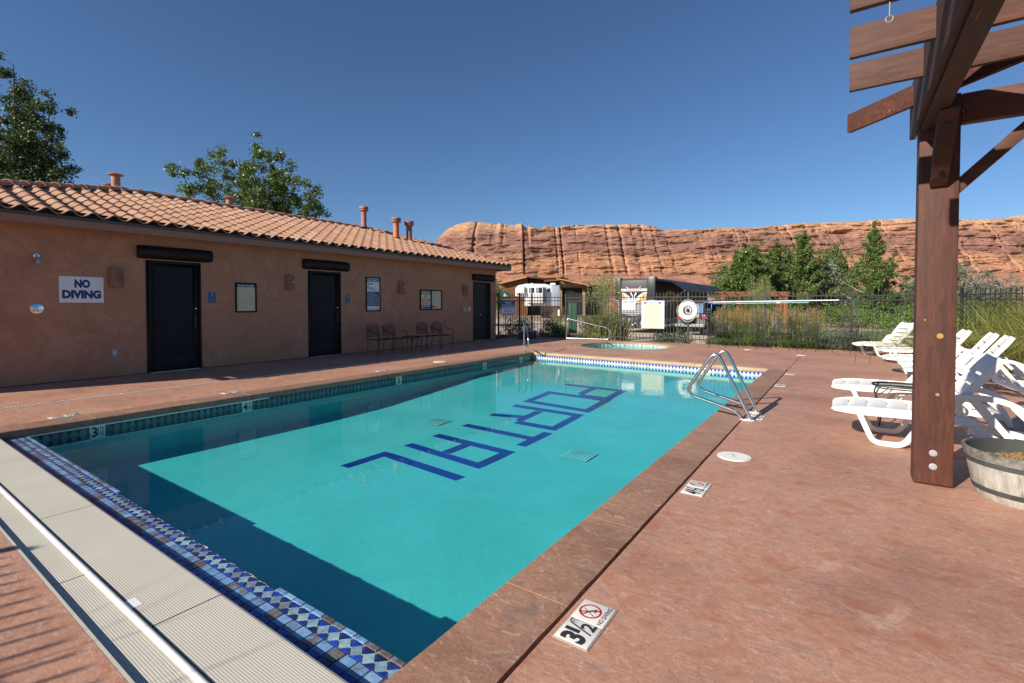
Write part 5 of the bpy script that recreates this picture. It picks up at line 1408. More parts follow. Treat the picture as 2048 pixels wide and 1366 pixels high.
def plumes(name, mat, pts, hh, lean, rng, parent, ln=.5, dens=26, size=.03, spread=.03, dirs=None):
    n = len(pts); a = rng.uniform(0, 2*pi, n) if dirs is None else dirs; H = hh*rng.uniform(.8, 1.08, n); L_ = lean*rng.uniform(.2, 1, n)
    d = np.stack([np.cos(a), np.sin(a), np.zeros(n)], 1)
    Q = []; S = []
    for k in range(dens):
        t = 1 - ln*rng.random(n)**1.2; tp = (1-(t-(1-ln))/ln)
        p = pts + d*(L_*t**1.8)[:, None] + np.stack([np.zeros(n), np.zeros(n), H*t], 1) + rng.normal(size=(n, 3))*spread*(.25+tp)[:, None]
        Q.append(p)
    Q = np.concatenate(Q); me = np_mesh(name, leaf_verts(Q, size, rng, -.9, .3), 4, M[mat]); return link_mesh(name, me, parent)
def clump(name, label, loc, n, h, r, lean, wd, mat, seed, group=None, pl_=None, arch=.45, cat='ornamental grass', stems=None):
    rng = np.random.default_rng(seed); root = empty(name, label, cat, loc, 0, group)
    q = rng.normal(size=(n, 3))*np.array([r*.5, r*.5, 0]); blades('blades', mat, q, h, lean, wd, rng, arch, root)
    if pl_:
        k, ph, pm, ps = pl_; q = rng.normal(size=(k, 3))*np.array([r*.45, r*.45, 0]); ds = rng.uniform(0, 2*pi, k)
        rs = np.random.default_rng(seed+9)
        plumes('plumes', pm, q, ph, lean*.35, rng, root, .3, 34, ps, ps*.9, ds)
        blades('stems', mat, q, ph*.92, lean*.2, .012, rs, .0, root, 3, ds)
    return root
def shrub(name, label, loc, rx, ry, h, n, lsize, mat, seed, group=None, cat='shrub', droop=.1):
    rng = np.random.default_rng(seed); rr = random.Random(seed); root = empty(name, label, cat, loc, 0, group); C = []; mb = MB()
    for i in range(max(14, int(26*rx))):
        a = rr.uniform(0, 2*pi); e = sqrt(rr.random()); z = h*(1-.75*e*e)*rr.uniform(.35, .95); p = Vector((rx*e*cos(a), ry*e*sin(a), z)); C.append(tuple(p))
        mb.tube([(p.x*.15, p.y*.15, -.1), p*.6 + Vector((0, 0, .05)), p], [.014, .01, .004], 4, False)
    C = np.array(C); idx = rng.integers(0, len(C), n); P = C[idx] + rng.normal(size=(n, 3))*np.array([rx*.16, ry*.16, h*.14])
    P[:, 2] = np.maximum(P[:, 2], .02)
    link_mesh('foliage', np_mesh('foliage', leaf_verts(P, lsize, rng, droop), 4, M[mat]), root); mb.build('stems', M['bark'], root); return root

# view-aligned frame for far things: origin at the camera foot, A = right, B = forward (only a map grid, all things have their true place and size)
cy, sy = cos(radians(34.65)), sin(radians(34.65))
def far(x, depth): return (x*cy - depth*sy, x*sy + depth*cy)
GZ = -.28
# ------------------------------------------------------------------ trees
x, yv = -34.2, 6.0
L1 = []
rr = random.Random(5)
for (tx, ty, tz) in ((0, 0, 13.6), (-.7, .5, 13.2), (1.1, .4, 11.7), (1.9, 1.0, 11.9), (2.3, 1.1, 9.2), (1.4, -.5, 10.3), (-.9, -1.0, 12.6), (2.5, 1.3, 8.4), (.6, 1.4, 11.0), (-1.8, .2, 12.0), (1.9, .2, 7.3), (.2, -.8, 9.3)):
    b0 = rr.uniform(2.2, 4.4); L1.append(([(0, 0, b0), (tx*.3, ty*.3, b0+(tz-b0)*.3), (tx*.75, ty*.75, b0+(tz-b0)*.68), (tx, ty, tz)], .9))
tree('pear_tree', 'tall dark green tree with upright limbs at the left edge above the tile roof', (x, yv, GZ), L1, 1.1, 52000, .135, 'leaf_dark', 4.5, .18, seed=3, t0=.2)
x, yv = -30.2, 15.9
L2 = []
for (tx, ty, tz) in ((-4.3, -2.6, 10.4), (-3.1, -1.8, 10.9), (-2.0, -1.2, 11.4), (-.9, -.6, 10.8), (-.1, -.1, 11.9), (.8, .5, 11.0), (1.5, .9, 11.2), (2.2, 1.4, 9.7), (3.1, 2.0, 9.1), (2.9, 1.7, 8.2), (-2.8, .8, 8.8), (.8, -1.3, 9.6), (1.9, -.9, 8.4), (-1.6, 1.4, 9.6), (.2, 1.7, 9.4), (3.3, 2.3, 7.4)):
    b0 = rr.uniform(2.0, 3.8); L2.append(([(0, 0, b0), (tx*.35, ty*.35, b0+(tz-b0)*.32), (tx*.8, ty*.8, b0+(tz-b0)*.7), (tx, ty, tz)], .85))
tree('pear_tree', 'broad mid green tree rising behind the ridge of the tile roof', (x, yv, GZ), L2, 1.12, 60000, .14, 'leaf_mid', 3.8, .2, seed=8, t0=.22)
TG = 'trees beyond the back fence'
def conic(h, w_, n, seed, z0=.6, up=.55, pw=.8):
    rr = random.Random(seed); out = [([(0, 0, z0), (.05, .02, h*.4), (0, .05, h*.75), (.04, 0, h)], .55)]
    for i in range(n):
        t = (i+.5)/n; zb = z0 + (h-z0)*t*.88; a = i*2.4 + rr.uniform(-.5, .5); l = w_*(1-t)**pw*rr.uniform(.65, 1.12)
        out.append(([(0, 0, zb), (l*.5*cos(a), l*.5*sin(a), zb+l*up*.45), (l*cos(a), l*sin(a), zb+l*up)], .62+.3*(1-t)))
    return out
fx = far(22.0, 46); tree('locust_tree', 'wide feathery green locust tree just right of the black trailer awnings', (*fx, GZ), conic(7.4, 4.0, 36, 21, .4, .22, .6) + [([(0, 0, 4), (-.5, .2, 5.6), (-.9, .3, 6.9)], .5), ([(0, 0, 3.6), (1.2, .3, 5.2), (2.0, .4, 6.4)], .45), ([(0, 0, 3), (.5, .2, 5), (.9, .1, 6.7)], .5)], 1.0, 38000, .17, 'leaf_mid', 2.2, .16, TG, 21, t0=.3)
fx = far(26.6, 49); tree('pear_tree', 'slender upright tree left of the tallest middle tree beyond the fence', (*fx, GZ), conic(8.3, 1.9, 22, 22, .8, .9, .55), .68, 14000, .165, 'leaf_mid', 2, .13, TG, 22)
fx = far(29.0, 48.5); tree('pear_tree', 'tall pointed middle tree rising above the willows beyond the fence', (*fx, GZ), conic(9.5, 3.0, 32, 23, .5, .85, .7), .8, 24000, .165, 'leaf_mid', 2, .15, TG, 23, bark='bark_pale')
fx = far(31.5, 42.5); tree('pear_tree', 'tall pyramidal tree beside the timber post, reaching above the mesa rim', (*fx, GZ), conic(9.0, 3.3, 36, 24, .4, .62, .75), .74, 24000, .155, 'leaf_mid', 2, .15, TG, 24, bark='bark_pale')
def round_(h, w_, n, seed, z0=.5):
    rr = random.Random(seed); out = []
    for i in range(n):
        a = rr.uniform(0, 2*pi); e = sqrt(rr.random()); tz = h*(1-.45*e*e)*rr.uniform(.72, 1); 
        out.append(([(0, 0, z0), (w_*e*.5*cos(a), w_*e*.5*sin(a), tz*.55), (w_*e*cos(a), w_*e*sin(a), tz)], 1.0))
    return out
WG = 'willows behind the fence trees'
for (xx, dd, h, w_, lab, sd_) in ((30.5, 63, 10.4, 4.6, 'soft light green willow behind the locust tree', 31), (36.5, 65, 10.2, 4.4, 'light green willow between the two middle pointed trees', 32), (42.0, 64, 10.2, 4.6, 'light green willow left of the silvery olives', 33)):
    tree('willow_tree', lab, (*far(xx, dd), GZ), round_(h, w_, 26, sd_), 1.3, 30000, .22, 'leaf_willow', 1.2, .2, WG, sd_, droop=1.2, t0=.3)
OG = 'silvery russian olives'
for (xx, dd, h, w_, lab, sd_) in ((32.6, 50, 6.6, 2.3, 'silvery olive tree between the middle tree and the pyramidal tree', 41), (45.0, 54, 5.6, 2.8, 'low silvery olive left of the timber post', 42), (50.5, 55, 6.8, 3.6, 'large silvery olive just right of the timber post', 43), (57.5, 58, 6.4, 3.6, 'silvery olive farthest right behind the arching grass', 44), (35.4, 47, 3.3, 1.7, 'small silvery olive left of the pyramidal tree', 45)):
    tree('olive_tree', lab, (*far(xx, dd), GZ), round_(h, w_, 22, sd_, .2), .9, 13000, .18, 'leaf_olive', .8, .14, OG, sd_, droop=.2, t0=.25)
CG = 'cottonwoods round the brown house'
for (xx, dd, h, w_, m_, lab, sd_) in ((-1.5, 96, 7.6, 3.2, 'leaf_willow', 'light green tree left of the brown house', 51), (4.4, 100, 8.8, 3.4, 'leaf_mid', 'dark rounded tree behind the left end of the brown house', 52), (15.5, 112, 7.6, 4.2, 'leaf_lime', 'bright lime tree behind the right roof of the brown house', 53), (-5.0, 90, 7.0, 2.8, 'leaf_willow', 'pale green tree partly hidden by the bath house corner', 54), (25.0, 95, 7.4, 3.0, 'leaf_willow', 'green tree behind the black trailer rear', 55), (8.5, 118, 8.3, 2.4, 'leaf_mid', 'small tree top above the clerestory of the brown house', 56)):
    tree('cottonwood_tree', lab, (*far(xx, dd), GZ), round_(h, w_, 18, sd_), 1.15, 8000, .32, m_, 1.5, .25, CG, sd_)

# ------------------------------------------------------------------ shrubs and grasses along the fence
SG = 'green shrubs beyond the fence'
for (xx, dd, rx, h, m_, lab, sd_) in ((25.3, 36, 2.4, 2.0, 'leaf_lime', 'bright green shrub left of the reddish far pergola', 61), (26.2, 31, 2.2, 1.9, 'leaf_lime', 'lime green shrub beyond the fence gap', 62), (24.0, 27.5, 1.9, 1.5, 'leaf_lime', 'bright lime shrub behind the gap in the fence chairs', 63), (28.0, 31, 2.2, 1.9, 'leaf_shrub', 'green shrub beyond the fence left of the farthest lounger', 64), (27.6, 26, 2.0, 1.6, 'leaf_willow', 'yellow green shrub behind the farthest lounger', 65), (31.5, 33, 2.6, 2.2, 'leaf_mid', 'dark green shrub behind the timber post', 66), (34.0, 30, 2.6, 2.0, 'leaf_shrub', 'shrub right of the timber post behind the arching grass', 67), (21.4, 39, 2.0, 1.9, 'leaf_mid', 'dark shrub under the locust tree', 68)):
    shrub('shrub', lab, (*far(xx, dd), GZ), rx, rx*.8, h, 5200, .12, m_, sd_, SG)
shrub('shrub', 'loose grey green bush growing against the back fence below the CAUTION sign', (-5.55, 18.42, -.2), .78, .42, 1.0, 2600, .062, 'leaf_shrub', 71)
DG = 'shaded shrubs behind the bath house corner fence'
shrub('shrub', 'dark shaded shrub behind the short fence by the bath house', (-12.3, 18.2, -.2), .9, .6, 1.15, 3600, .06, 'leaf_dark', 72, DG)
shrub('shrub', 'dark shaded shrub behind the gate, left of the closer post', (-10.7, 18.6, -.2), .75, .5, 1.0, 3000, .06, 'leaf_dark', 73, DG)
clump('giant_reed', 'tall pale green reed clump behind the fence between gate and black trailer', (-8.35, 18.95, -.25), 2600, 2.0, .66, .8, .026, 'blade_reed', 81, None, (130, 2.75, 'blade_reed', .075))
clump('giant_reed', 'reed clump with tall plumes in front of the far reddish pergola', (*far(13.5, 26.5), -.28), 1500, 2.3, .6, .7, .028, 'blade_reed', 82, None, (90, 3.1, 'blade_reed', .075))
clump('giant_reed', 'thin reed plumes right of the far reddish pergola', (*far(15.4, 25.5), -.28), 500, 1.8, .5, .6, .022, 'blade_reed', 83, None, (18, 2.6, 'blade_reed', .05))
FGp = 'golden feather grasses behind the fence chairs'
for (x, yv, lab, sd_) in ((-4.0, 20.2, 'golden feather grass nearest the jeep', 91), (-3.3, 20.6, 'golden feather grass behind the first fence chair', 92), (-2.75, 19.9, 'golden feather grass behind the second fence chair', 93), (-2.1, 20.5, 'golden feather grass left of the grey pedestal', 94), (-1.55, 19.8, 'golden feather grass right of the grey pedestal', 95), (-3.7, 21.2, 'golden feather grass set back below the rescue pole hook', 96), (-1.0, 20.4, 'golden feather grass behind the middle fence chair', 97), (-12.2, 21.9, 'golden feather grass seen through the gate', 98), (-9.0, 21.4, 'golden grass behind the reed clump beside the green box', 99)):
    clump('feather_grass', lab, (x, yv, -.27), 520, 1.0, .36, .42, .013, 'blade_green', sd_, FGp, (120, 1.5, 'blade_gold', .04), .35)
VG = 'low green grass clumps along the fence'
k = 0
for (x, yv, lab) in ((-3.85, 18.55, 'bright green grass tuft behind the first fence chair'), (-3.3, 18.5, 'bright green grass tuft between the first two fence chairs'), (-2.75, 18.55, 'bright green grass tuft behind the second fence chair'), (-2.2, 18.5, 'bright green tuft at the fence post by the pedestal'), (-1.7, 18.55, 'bright green grass tuft behind the middle fence chair'), (-1.2, 18.6, 'bright green grass tuft right of the middle fence chair'), (-.85, 18.55, 'green tuft at the left side of the fence gap')):
    clump('grass_tuft', lab, (x, yv, -.12), 520, .62, .34, .36, .012, 'blade_green', 110+k, VG, None, .5); k += 1
BG = 'blue green grass clumps behind the fence on the right'
for (x, yv, lab) in ((.15, 18.75, 'blue green grass clump behind the last fence chair'), (.75, 18.6, 'blue green grass clump beside the farthest lounger foot'), (1.3, 18.8, 'blue green grass clump behind the farthest lounger back'), (1.9, 18.7, 'blue green grass clump hidden by the timber post'), (.5, 20.2, 'taller blue green grass behind the last fence chair'), (1.5, 20.6, 'taller blue green grass behind the farthest lounger'), (-1.2, 22.0, 'blue green grass behind the middle fence chair'), (-.6, 19.0, 'blue green grass at the fence gap')):
    clump('grass_tuft', lab, (x, yv, -.15), 620, .95, .42, .5, .012, 'blade_blue', 130+k, BG, None, .4); k += 1
shrub('lavender_bush', 'pale lavender flower bush behind the golden grasses', (*far(11.0, 27), -.28), 1.3, .8, 1.35, 3600, .06, 'bloom', 77)
# the big fountain grass on the right
rng = np.random.default_rng(201); ag = empty('fountain_grass', 'large arching yellow green fountain grass behind the right loungers', 'ornamental grass', (3.9, 15.1, -.05))
n = 5200; q = rng.normal(size=(n, 3))*np.array([.75, .6, 0]); ds = rng.normal(pi*1.02, 1.05, n)
blades('blades', 'blade_arch', q, 1.75, 1.9, .014, rng, .62, ag, 6, ds)
n = 900; q = rng.normal(size=(n, 3))*np.array([.7, .55, 0]); ds = rng.normal(pi*.9, .8, n)
blades('tall_blades', 'blade_arch', q, 2.45, 1.5, .012, rng, .35, ag, 6, ds)
n = 2200; q = rng.normal(size=(n, 3))*np.array([1.0, .7, 0]); blades('under_blades', 'blade_green', q, 1.15, .9, .016, rng, .5, ag, 4)
rng = np.random.default_rng(203); ag = empty('fountain_grass', 'smaller fountain grass tuft between the timber post and the far loungers', 'ornamental grass', (2.6, 16.7, -.05))
n = 2600; q = rng.normal(size=(n, 3))*np.array([.5, .4, 0]); blades('blades', 'blade_arch', q, 1.25, 1.2, .014, rng, .6, ag, 5)
# grass clump out of frame behind the near fence, it throws the soft streaks over the cover lid
rng = np.random.default_rng(205); ag = empty('fountain_grass', 'fountain grass behind the near fence', 'ornamental grass', (-3.6, -3.7, 0))
n = 130; q = rng.normal(size=(n, 3))*np.array([.3, .2, 0]); blades('blades', 'blade_arch', q, 2.9, 1.6, .03, rng, .35, ag, 7)
# undergrowth strip outside the fence
rng = np.random.default_rng(207); n = 9000
q = np.stack([rng.uniform(-1.0, 5.5, n), rng.uniform(21.5, 31, n), np.full(n, -.28)], 1); o = blades('field_grass', 'blade_blue', q, .75, .35, .02, rng, .35, None, 3); o['kind'] = 'stuff'
n = 2600; q = np.stack([rng.uniform(-13.5, -9.5, n), rng.uniform(20.2, 24.5, n), np.full(n, -.28)], 1); o = blades('dry_grass', 'blade_gold', q, .4, .2, .014, rng, .35, None, 3); o['kind'] = 'stuff'

# ------------------------------------------------------------------ vehicles and park furniture beyond the fence
M['trailer_black'] = simple('trailer_black', (.022, .024, .03), .35, var=.15)
M['trailer_grey'] = simple('trailer_grey', (.24, .25, .26), .4, var=.1)
M['trailer_dark'] = simple('trailer_charcoal', (.045, .046, .05), .5)
M['silver'] = simple('silver_panel', (.46, .48, .5), .3)
M['gold_print'] = simple('gold_graphic', (.50, .32, .13), .4)
M['awning'] = simple('charcoal_awning', (.035, .036, .038), .6, var=.1)
M['tail_red'] = simple('tail_lamp_red', (.52, .012, .012), .2)
M['amber'] = simple('lamp_amber', (.7, .16, .03), .25)
M['tarp'] = simple('black_tarp', (.03, .03, .033), .55, var=.3)
M['tyre'] = simple('tyre_rubber', (.02, .02, .021), .75)
M['jeep_paint'] = simple('grey_green_paint', (.13, .14, .13), .4)
M['glass_dark'] = simple('tinted_glass', (.02, .03, .04), .08)
M['glass_blue'] = simple('soft_rear_window', (.14, .19, .26), .15)
tr = empty('toy_hauler_trailer', 'large black travel trailer with red tail lamps, gold graphics and two charcoal awnings', 'trailer', (-11.62, 27.9, -.26))
# local x right 0..2.5, y along trailer, z up
mb = MB(); pr = [(0, .85), (0, 3.05), (.10, 3.22), (2.4, 3.22), (2.5, 3.05), (2.5, .85)]
mb.prism([(x, z) for x, z in pr][::-1], 12.5, Matrix(((1, 0, 0, 0), (0, 0, 1, 0), (0, 1, 0, 0), (0, 0, 0, 1)))); mb.build('body', M['trailer_black'], tr)
MB().box(.02, .38, -.12, .3, 1.9, 3.28).box(1.98, 2.48, -.14, .3, 1.9, 3.30).build('corner_pod', M['trailer_black'], tr, bevel=.05)
MB().box(.38, 1.98, -.05, 0, 2.35, 3.12).build('ramp_top', M['trailer_dark'], tr, bevel=.02)
MB().box(.30, 2.0, -.06, 0, 1.0, 2.05).build('ramp_door', M['silver'], tr, bevel=.02)
mb = MB()
for i in range(9): mb.box(.45, 1.85, -.075, -.061, 1.08+.1*i, 1.12+.1*i)
o = mb.build('ramp_slats', M['trailer_dark'], tr)
MB().box(.36, 1.98, -.09, -.051, 2.46, 2.62).build('name_strip', M['silver'], tr)
mb = MB(); rr = random.Random(2)
for i in range(8): mb.box(.72+.12*i, .78+.12*i, -.095, -.0905, 2.51, 2.57)
mb.build('strip_marks', M['red_print'], tr)
for s_ in (-1, 1):
    def gp(poly, mat, nm, yo=-.07):
        mb = MB(); pts = [(1.17 + s_*x, z) for x, z in poly]; pts = pts if s_ > 0 else pts[::-1]
        mb.prism(pts, .012, Matrix(((1, 0, 0, 0), (0, 0, -1, yo), (0, 1, 0, 0), (0, 0, 0, 1)))); mb.build(nm, M[mat], tr)
    gp([(.18, 1.75), (.55, 1.75), (1.05, 2.35), (.95, 2.38), (.6, 2.25), (.3, 2.05)], 'gold_print', 'wing_graphic', -.10)
    gp([(.06, 1.75), (.16, 1.75), (.62, 2.28), (1.12, 2.44), (.55, 2.36), (.2, 2.12)], 'white_paint', 'wing_edge', -.11)
    gp([(.03, 1.95), (.10, 2.05), (.07, 2.18), (.2, 2.32), (.14, 2.42), (.05, 2.22), (.02, 2.1)], 'white_paint', 'lightning_graphic', -.115)
    gp([(.3, 2.6), (.55, 2.8), (.33, 2.66)], 'white_paint', 'spark_graphic', -.10)
for x0, x1 in ((.0, .30), (2.06, 2.5)):
    MB().box(x0, x1, -.16, -.0, .85, 1.95).build('lamp_housing', M['trailer_grey'], tr, bevel=.03)
    xr0 = x0+.02 if x0 < 1 else x1-.14
    lb = MB().box(xr0, xr0+.12, -.19, -.161, 1.15, 1.86).build('tail_lamp', M['tail_red'], tr, bevel=.01)
    for z in (1.28, 1.62): MB().lathe([(.0001, .02), (.05, .012), (.055, 0)], 12, M=Matrix.Translation((xr0+(.17 if x0 < 1 else -.06), -.17, z)) @ Matrix.Rotation(pi/2, 4, 'X')).build('lamp', M['amber'], tr, smooth=True)
MB().box(.0, 2.5, .0, 12.3, .45, .85).build('skirt', M['trailer_grey'], tr)
MB().box(.0, 2.5, -.14, .1, .50, .86).build('bumper', M['trailer_grey'], tr, bevel=.03)
# draped tarp over the ramp bottom
V = []; nn, mm = 26, 12
for i in range(nn+1):
    for k in range(mm+1):
        u = i/nn; v = k/mm; V.append((.32 + 1.66*u, -.17 - .05*sin(u*26 + v*4) - .03*sin(v*9+u*7), 1.2 - .18*sin(pi*u)*(1-v) - v*(.92)))
mb = MB(); mb.add(V, [(i*(mm+1)+k, (i+1)*(mm+1)+k, (i+1)*(mm+1)+k+1, i*(mm+1)+k+1) for i in range(nn) for k in range(mm)]); mb.build('tarp_cover', M['tarp'], tr, smooth=True)
for y0, y1 in ((.35, 5.6), (5.9, 12.6)):      # awnings
    V = []; n = 8
    for yv in (y0, y1):
        for i in range(n+1): t = i/n; V.append((2.5 + 1.5*t, yv, 3.2 - .22*t - .85*max(0, t-.35)**1.15 - .0))
    m = n+1; F = [(i, i+1, m+i+1, m+i) for i in range(n)]
    mb = MB(); mb.add(V, F); aw = mb.build('awning', M['awning'], tr, smooth=True)
    e = V[n]; MB().tube([(e[0], y0, e[2]), (e[0], y1, e[2])], .045, 8).tube([(e[0], y0+.05, e[2]), (2.52, y0+.05, 1.4)], .025, 6).tube([(e[0], y1-.05, e[2]), (2.52, y1-.05, 1.4)], .025, 6).build('awning_arm', M['trailer_dark'], aw)
for (yv, r0, mt) in ((2.6, 1.2, 'gold_print'), (4.1, .95, 'gold_print')):      # swoosh graphics on the side
    mb = MB(); V = []; n = 20
    for i in range(n+1):
        t = pi*i/n; V += [(2.51, yv + r0*1.5*cos(t), 1.35 + r0*sin(t)), (2.51, yv + r0*1.25*cos(t), 1.35 + r0*.82*sin(t))]
    mb.add(V, [(2*i, 2*i+1, 2*i+3, 2*i+2) for i in range(n)]); mb.build('swoosh_graphic', M[mt], tr)
mb = MB()
for yv in (6.2, 7.2):
    for x in (.12, 2.38): mb.lathe([(.2, -.12), (.38, -.12), (.4, -.06), (.4, .06), (.38, .12), (.2, .12)], 20, M=Matrix.Translation((x, yv, .40)) @ Matrix.Rotation(pi/2, 4, 'Y'))
mb.build('tyre', M['tyre'], tr, smooth=True)
MB().box(1.2, 1.3, -.5, .0, .45, .55).build('step_pole', M['silver'], tr)

jp = empty('jeep', 'dusty dark grey open-top four wheel drive with spare tyre parked beside the black trailer', 'jeep', (-6.95, 27.1, -.26), radians(-12))
# local x right, y forward, rear at y=0
MB().box(-.78, .78, .0, 2.5, .55, 1.15).build('tub', M['jeep_paint'], jp, bevel=.04)
MB().box(-.62, .62, 2.5, 3.75, .6, 1.12).build('bonnet', M['jeep_paint'], jp, bevel=.06)
MB().box(-.86, .86, 2.65, 3.45, .95, 1.03).box(-.90, .90, -.02, .75, .90, .97).build('fender', M['trailer_dark'], jp, bevel=.03)
MB().box(-.66, .66, 3.75, 3.85, .5, 1.1).box(-.85, .85, 3.85, 3.98, .5, .68).build('front_bumper', M['trailer_dark'], jp, bevel=.02)
rb = MB().box(-.82, .82, -.22, -.03, .48, .64).build('rear_bumper', M['trailer_grey'], jp, bevel=.03)
mb = MB()
for s_ in (-1, 1): mb.tube(fillet([(s_*.70, .15, 1.15), (s_*.66, .18, 1.82), (s_*.64, 1.4, 1.84), (s_*.66, 2.2, 1.80), (s_*.70, 2.5, 1.2)], .12, 4), .035, 8)
mb.tube([(-.66, .2, 1.81), (.66, .2, 1.81)], .035, 8).tube([(-.64, 1.4, 1.84), (.64, 1.4, 1.84)], .035, 8); mb.build('roll_cage', M['black_iron'], jp, smooth=True)
MB().box(-.66, .66, .35, 2.2, 1.82, 1.87).build('soft_top', M['trailer_dark'], jp, bevel=.02)
MB().box(-.62, .62, .10, .13, 1.22, 1.74).build('rear_window', M['glass_blue'], jp); MB().box(-.64, .64, 2.40, 2.44, 1.18, 1.76).build('windscreen', M['glass_dark'], jp)
for x in (-.33, .33): MB().box(x-.24, x+.24, 1.1, 1.3, .9, 1.5).build('seat', M['trailer_black'], jp, bevel=.06)
def wheel(par, x, yv, z, r, rot=0):
    Mx = Matrix.Translation((x, yv, z)) @ (Matrix.Rotation(pi/2, 4, 'Y') if not rot else Matrix.Rotation(pi/2, 4, 'X'))
    t = MB().lathe([(r*.58, -.12), (r*.92, -.13), (r, -.09), (r*1.02, 0), (r, .09), (r*.92, .13), (r*.58, .12)], 24, M=Mx).build('wheel', M['tyre'], par, smooth=True)
    MB().lathe([(.0001, .07), (r*.15, .08), (r*.2, .05), (r*.5, .04), (r*.6, .10)], 18, M=Mx).build('rim', M['trailer_dark'], t, smooth=True); return t
for x in (-.78, .78):
    for yv in (.45, 3.05): wheel(jp, x, yv, .41, .41)
sp = wheel(jp, -.12, -.20, 1.0, .40, 1)
for x in (-.70, .70): MB().box(x-.07, x+.07, -.03, .0, .85, 1.05).build('tail_lamp', M['tail_red'], jp, bevel=.01)
MB().tube([(.55, -.1, .9), (.55, -.1, 1.3)], .03, 6).box(-.30, -.12, -.1, .05, 1.28, 1.45).build('gear', M['trailer_dark'], jp)

fw = empty('caravan', 'white fifth wheel caravan with slide-out rooms parked before the brown house', 'caravan', (*far(0, 62), GZ), radians(34.65))
u = .0639
def X(px_): return (px_-1024)*u
def Z(py_): return 1.42 - GZ + (609-py_)*u
M['rv_white'] = simple('caravan_white', (.74, .75, .76), .35, var=.04); M['rv_grey'] = simple('caravan_grey', (.36, .39, .44), .4)
mb = MB(); mb.prism([(X(1031), Z(592)), (X(1050), Z(596)), (X(1050), Z(612)), (X(1104), Z(612)), (X(1104), Z(571)), (X(1090), Z(568)), (X(1052), Z(567.5)), (X(1036), Z(571)), (X(1031), Z(577))], 2.4, Matrix(((1, 0, 0, 0), (0, 0, 1, 0), (0, 1, 0, 0), (0, 0, 0, 1)))); mb.build('body', M['rv_white'], fw, bevel=.05)
MB().box(X(1104), X(1119), -.02, 2.4, Z(612), Z(570.5)).build('rear_cap', M['rv_grey'], fw, bevel=.06)
so1 = MB().box(X(1031.5), X(1048.5), -.55, 0, Z(587), Z(575)).build('slide_out', M['rv_white'], fw, bevel=.02); MB().box(X(1048.5), X(1050.5), -.5, 0, Z(587), Z(574)).build('slide_seal', M['trailer_dark'], fw)
so2 = MB().box(X(1055), X(1085), -.8, 0, Z(606), Z(573)).build('slide_out', M['rv_white'], fw, bevel=.03)
for a, b_ in ((1057.5, 1067.5), (1072, 1083)):
    w1 = MB().box(X(a), X(b_), -.83, -.79, Z(586), Z(576)).build('window', M['glass_dark'], fw, bevel=.02); MB().box(X(a)+.1, X(a)+.3, -.84, -.829, Z(585.5), Z(576.5)).build('curtain', M['rv_grey'], w1)
MB().box(X(1086), X(1092), -.04, 0, Z(606), Z(574)).build('door', M['rv_grey'], fw, bevel=.02); MB().box(X(1094), X(1100), -.04, 0, Z(584), Z(577)).build('window', M['glass_dark'], fw, bevel=.02)
MB().box(X(1102), X(1112), .6, 1.7, Z(570), Z(565.5)).build('roof_unit', M['rv_white'], fw, bevel=.08); MB().box(X(1062), X(1066), .8, 1.4, Z(568), Z(566)).build('roof_hatch', M['rv_white'], fw)
for x in (X(1088), X(1096)): wheel(fw, x, .1, .42, .42, 1)

hs = empty('brown_house', 'low modern brown house with wood siding, stone wall and orange edged shed roofs', 'house', (*far(0, 75), GZ), radians(34.65))
u2 = 75/971
def hx(p): return (p-1024)*u2
def hz(p): return 1.42 - GZ + (609-p)*u2
M['siding'] = simple('brown_siding', (.17, .075, .03), .75, var=.3, scale=6, stretch=(6, 6, .3)); M['siding_dark'] = simple('dark_siding', (.055, .03, .02), .8, var=.3)  # second siding is a darker copy, the wall's shade put into its colour
M['fascia_orange'] = simple('orange_fascia', (.52, .25, .07), .6, var=.15); M['rust_roof'] = simple('rust_roof', (.24, .09, .045), .7, var=.15); M['stone'] = simple('field_stone', (.33, .21, .12), .9, var=.55, scale=1.6, c2=(.45, .33, .21), detail=8)
XYp = Matrix(((1, 0, 0, 0), (0, 0, 1, 0), (0, 1, 0, 0), (0, 0, 0, 1)))
mb = MB(); mb.prism([(hx(1004), 0), (hx(1053.5), 0), (hx(1053.5), hz(555.5)), (hx(1004), hz(567.5))], 8, XYp); wl = mb.build('wall', M['siding'], hs)
rr = random.Random(8); x = hx(1004); i = 0
me_pl = None
while x < hx(1053):
    t = (x-hx(1004))/(hx(1053.5)-hx(1004)); top = hz(567.5)*(1-t) + hz(555.5)*t
    MB().box(x+.01, x+.27, -.03, .0, .1, top-.1-.03*rr.random()).build('plank', M['siding'], wl); x += .285
MB().box(hx(1053.5), hx(1119), 1.4, 8, 0, hz(559)).build('wall', M['siding_dark'], hs)
def slab(name, pts, th, dep, y0, mat, edge):
    mb = MB(); (xa, za), (xb, zb) = pts
    mb.add([(xa, y0, za), (xb, y0, zb), (xb, y0+dep, zb), (xa, y0+dep, za), (xa, y0, za-th), (xb, y0, zb-th), (xb, y0+dep, zb-th), (xa, y0+dep, za-th)], [(0, 1, 2, 3), (7, 6, 5, 4), (1, 2, 6, 5)[::-1], (3, 0, 4, 7)[::-1]])
    o = mb.build(name, M[mat], hs)
    mb = MB(); mb.add([(xa, y0-.03, za+.03), (xb, y0-.03, zb+.03), (xb, y0-.03, zb-th), (xa, y0-.03, za-th), (xa, y0+.001, za+.03), (xb, y0+.001, zb+.03), (xb, y0+.001, zb-th), (xa, y0+.001, za-th)], [(0, 3, 2, 1), (0, 1, 5, 4), (3, 7, 6, 2)]); mb.build('fascia', M[edge], o); return o
slab('roof', ((hx(1000), hz(565.5)), (hx(1053.5), hz(552.8))), .22, 9, -.7, 'rust_roof', 'fascia_orange')
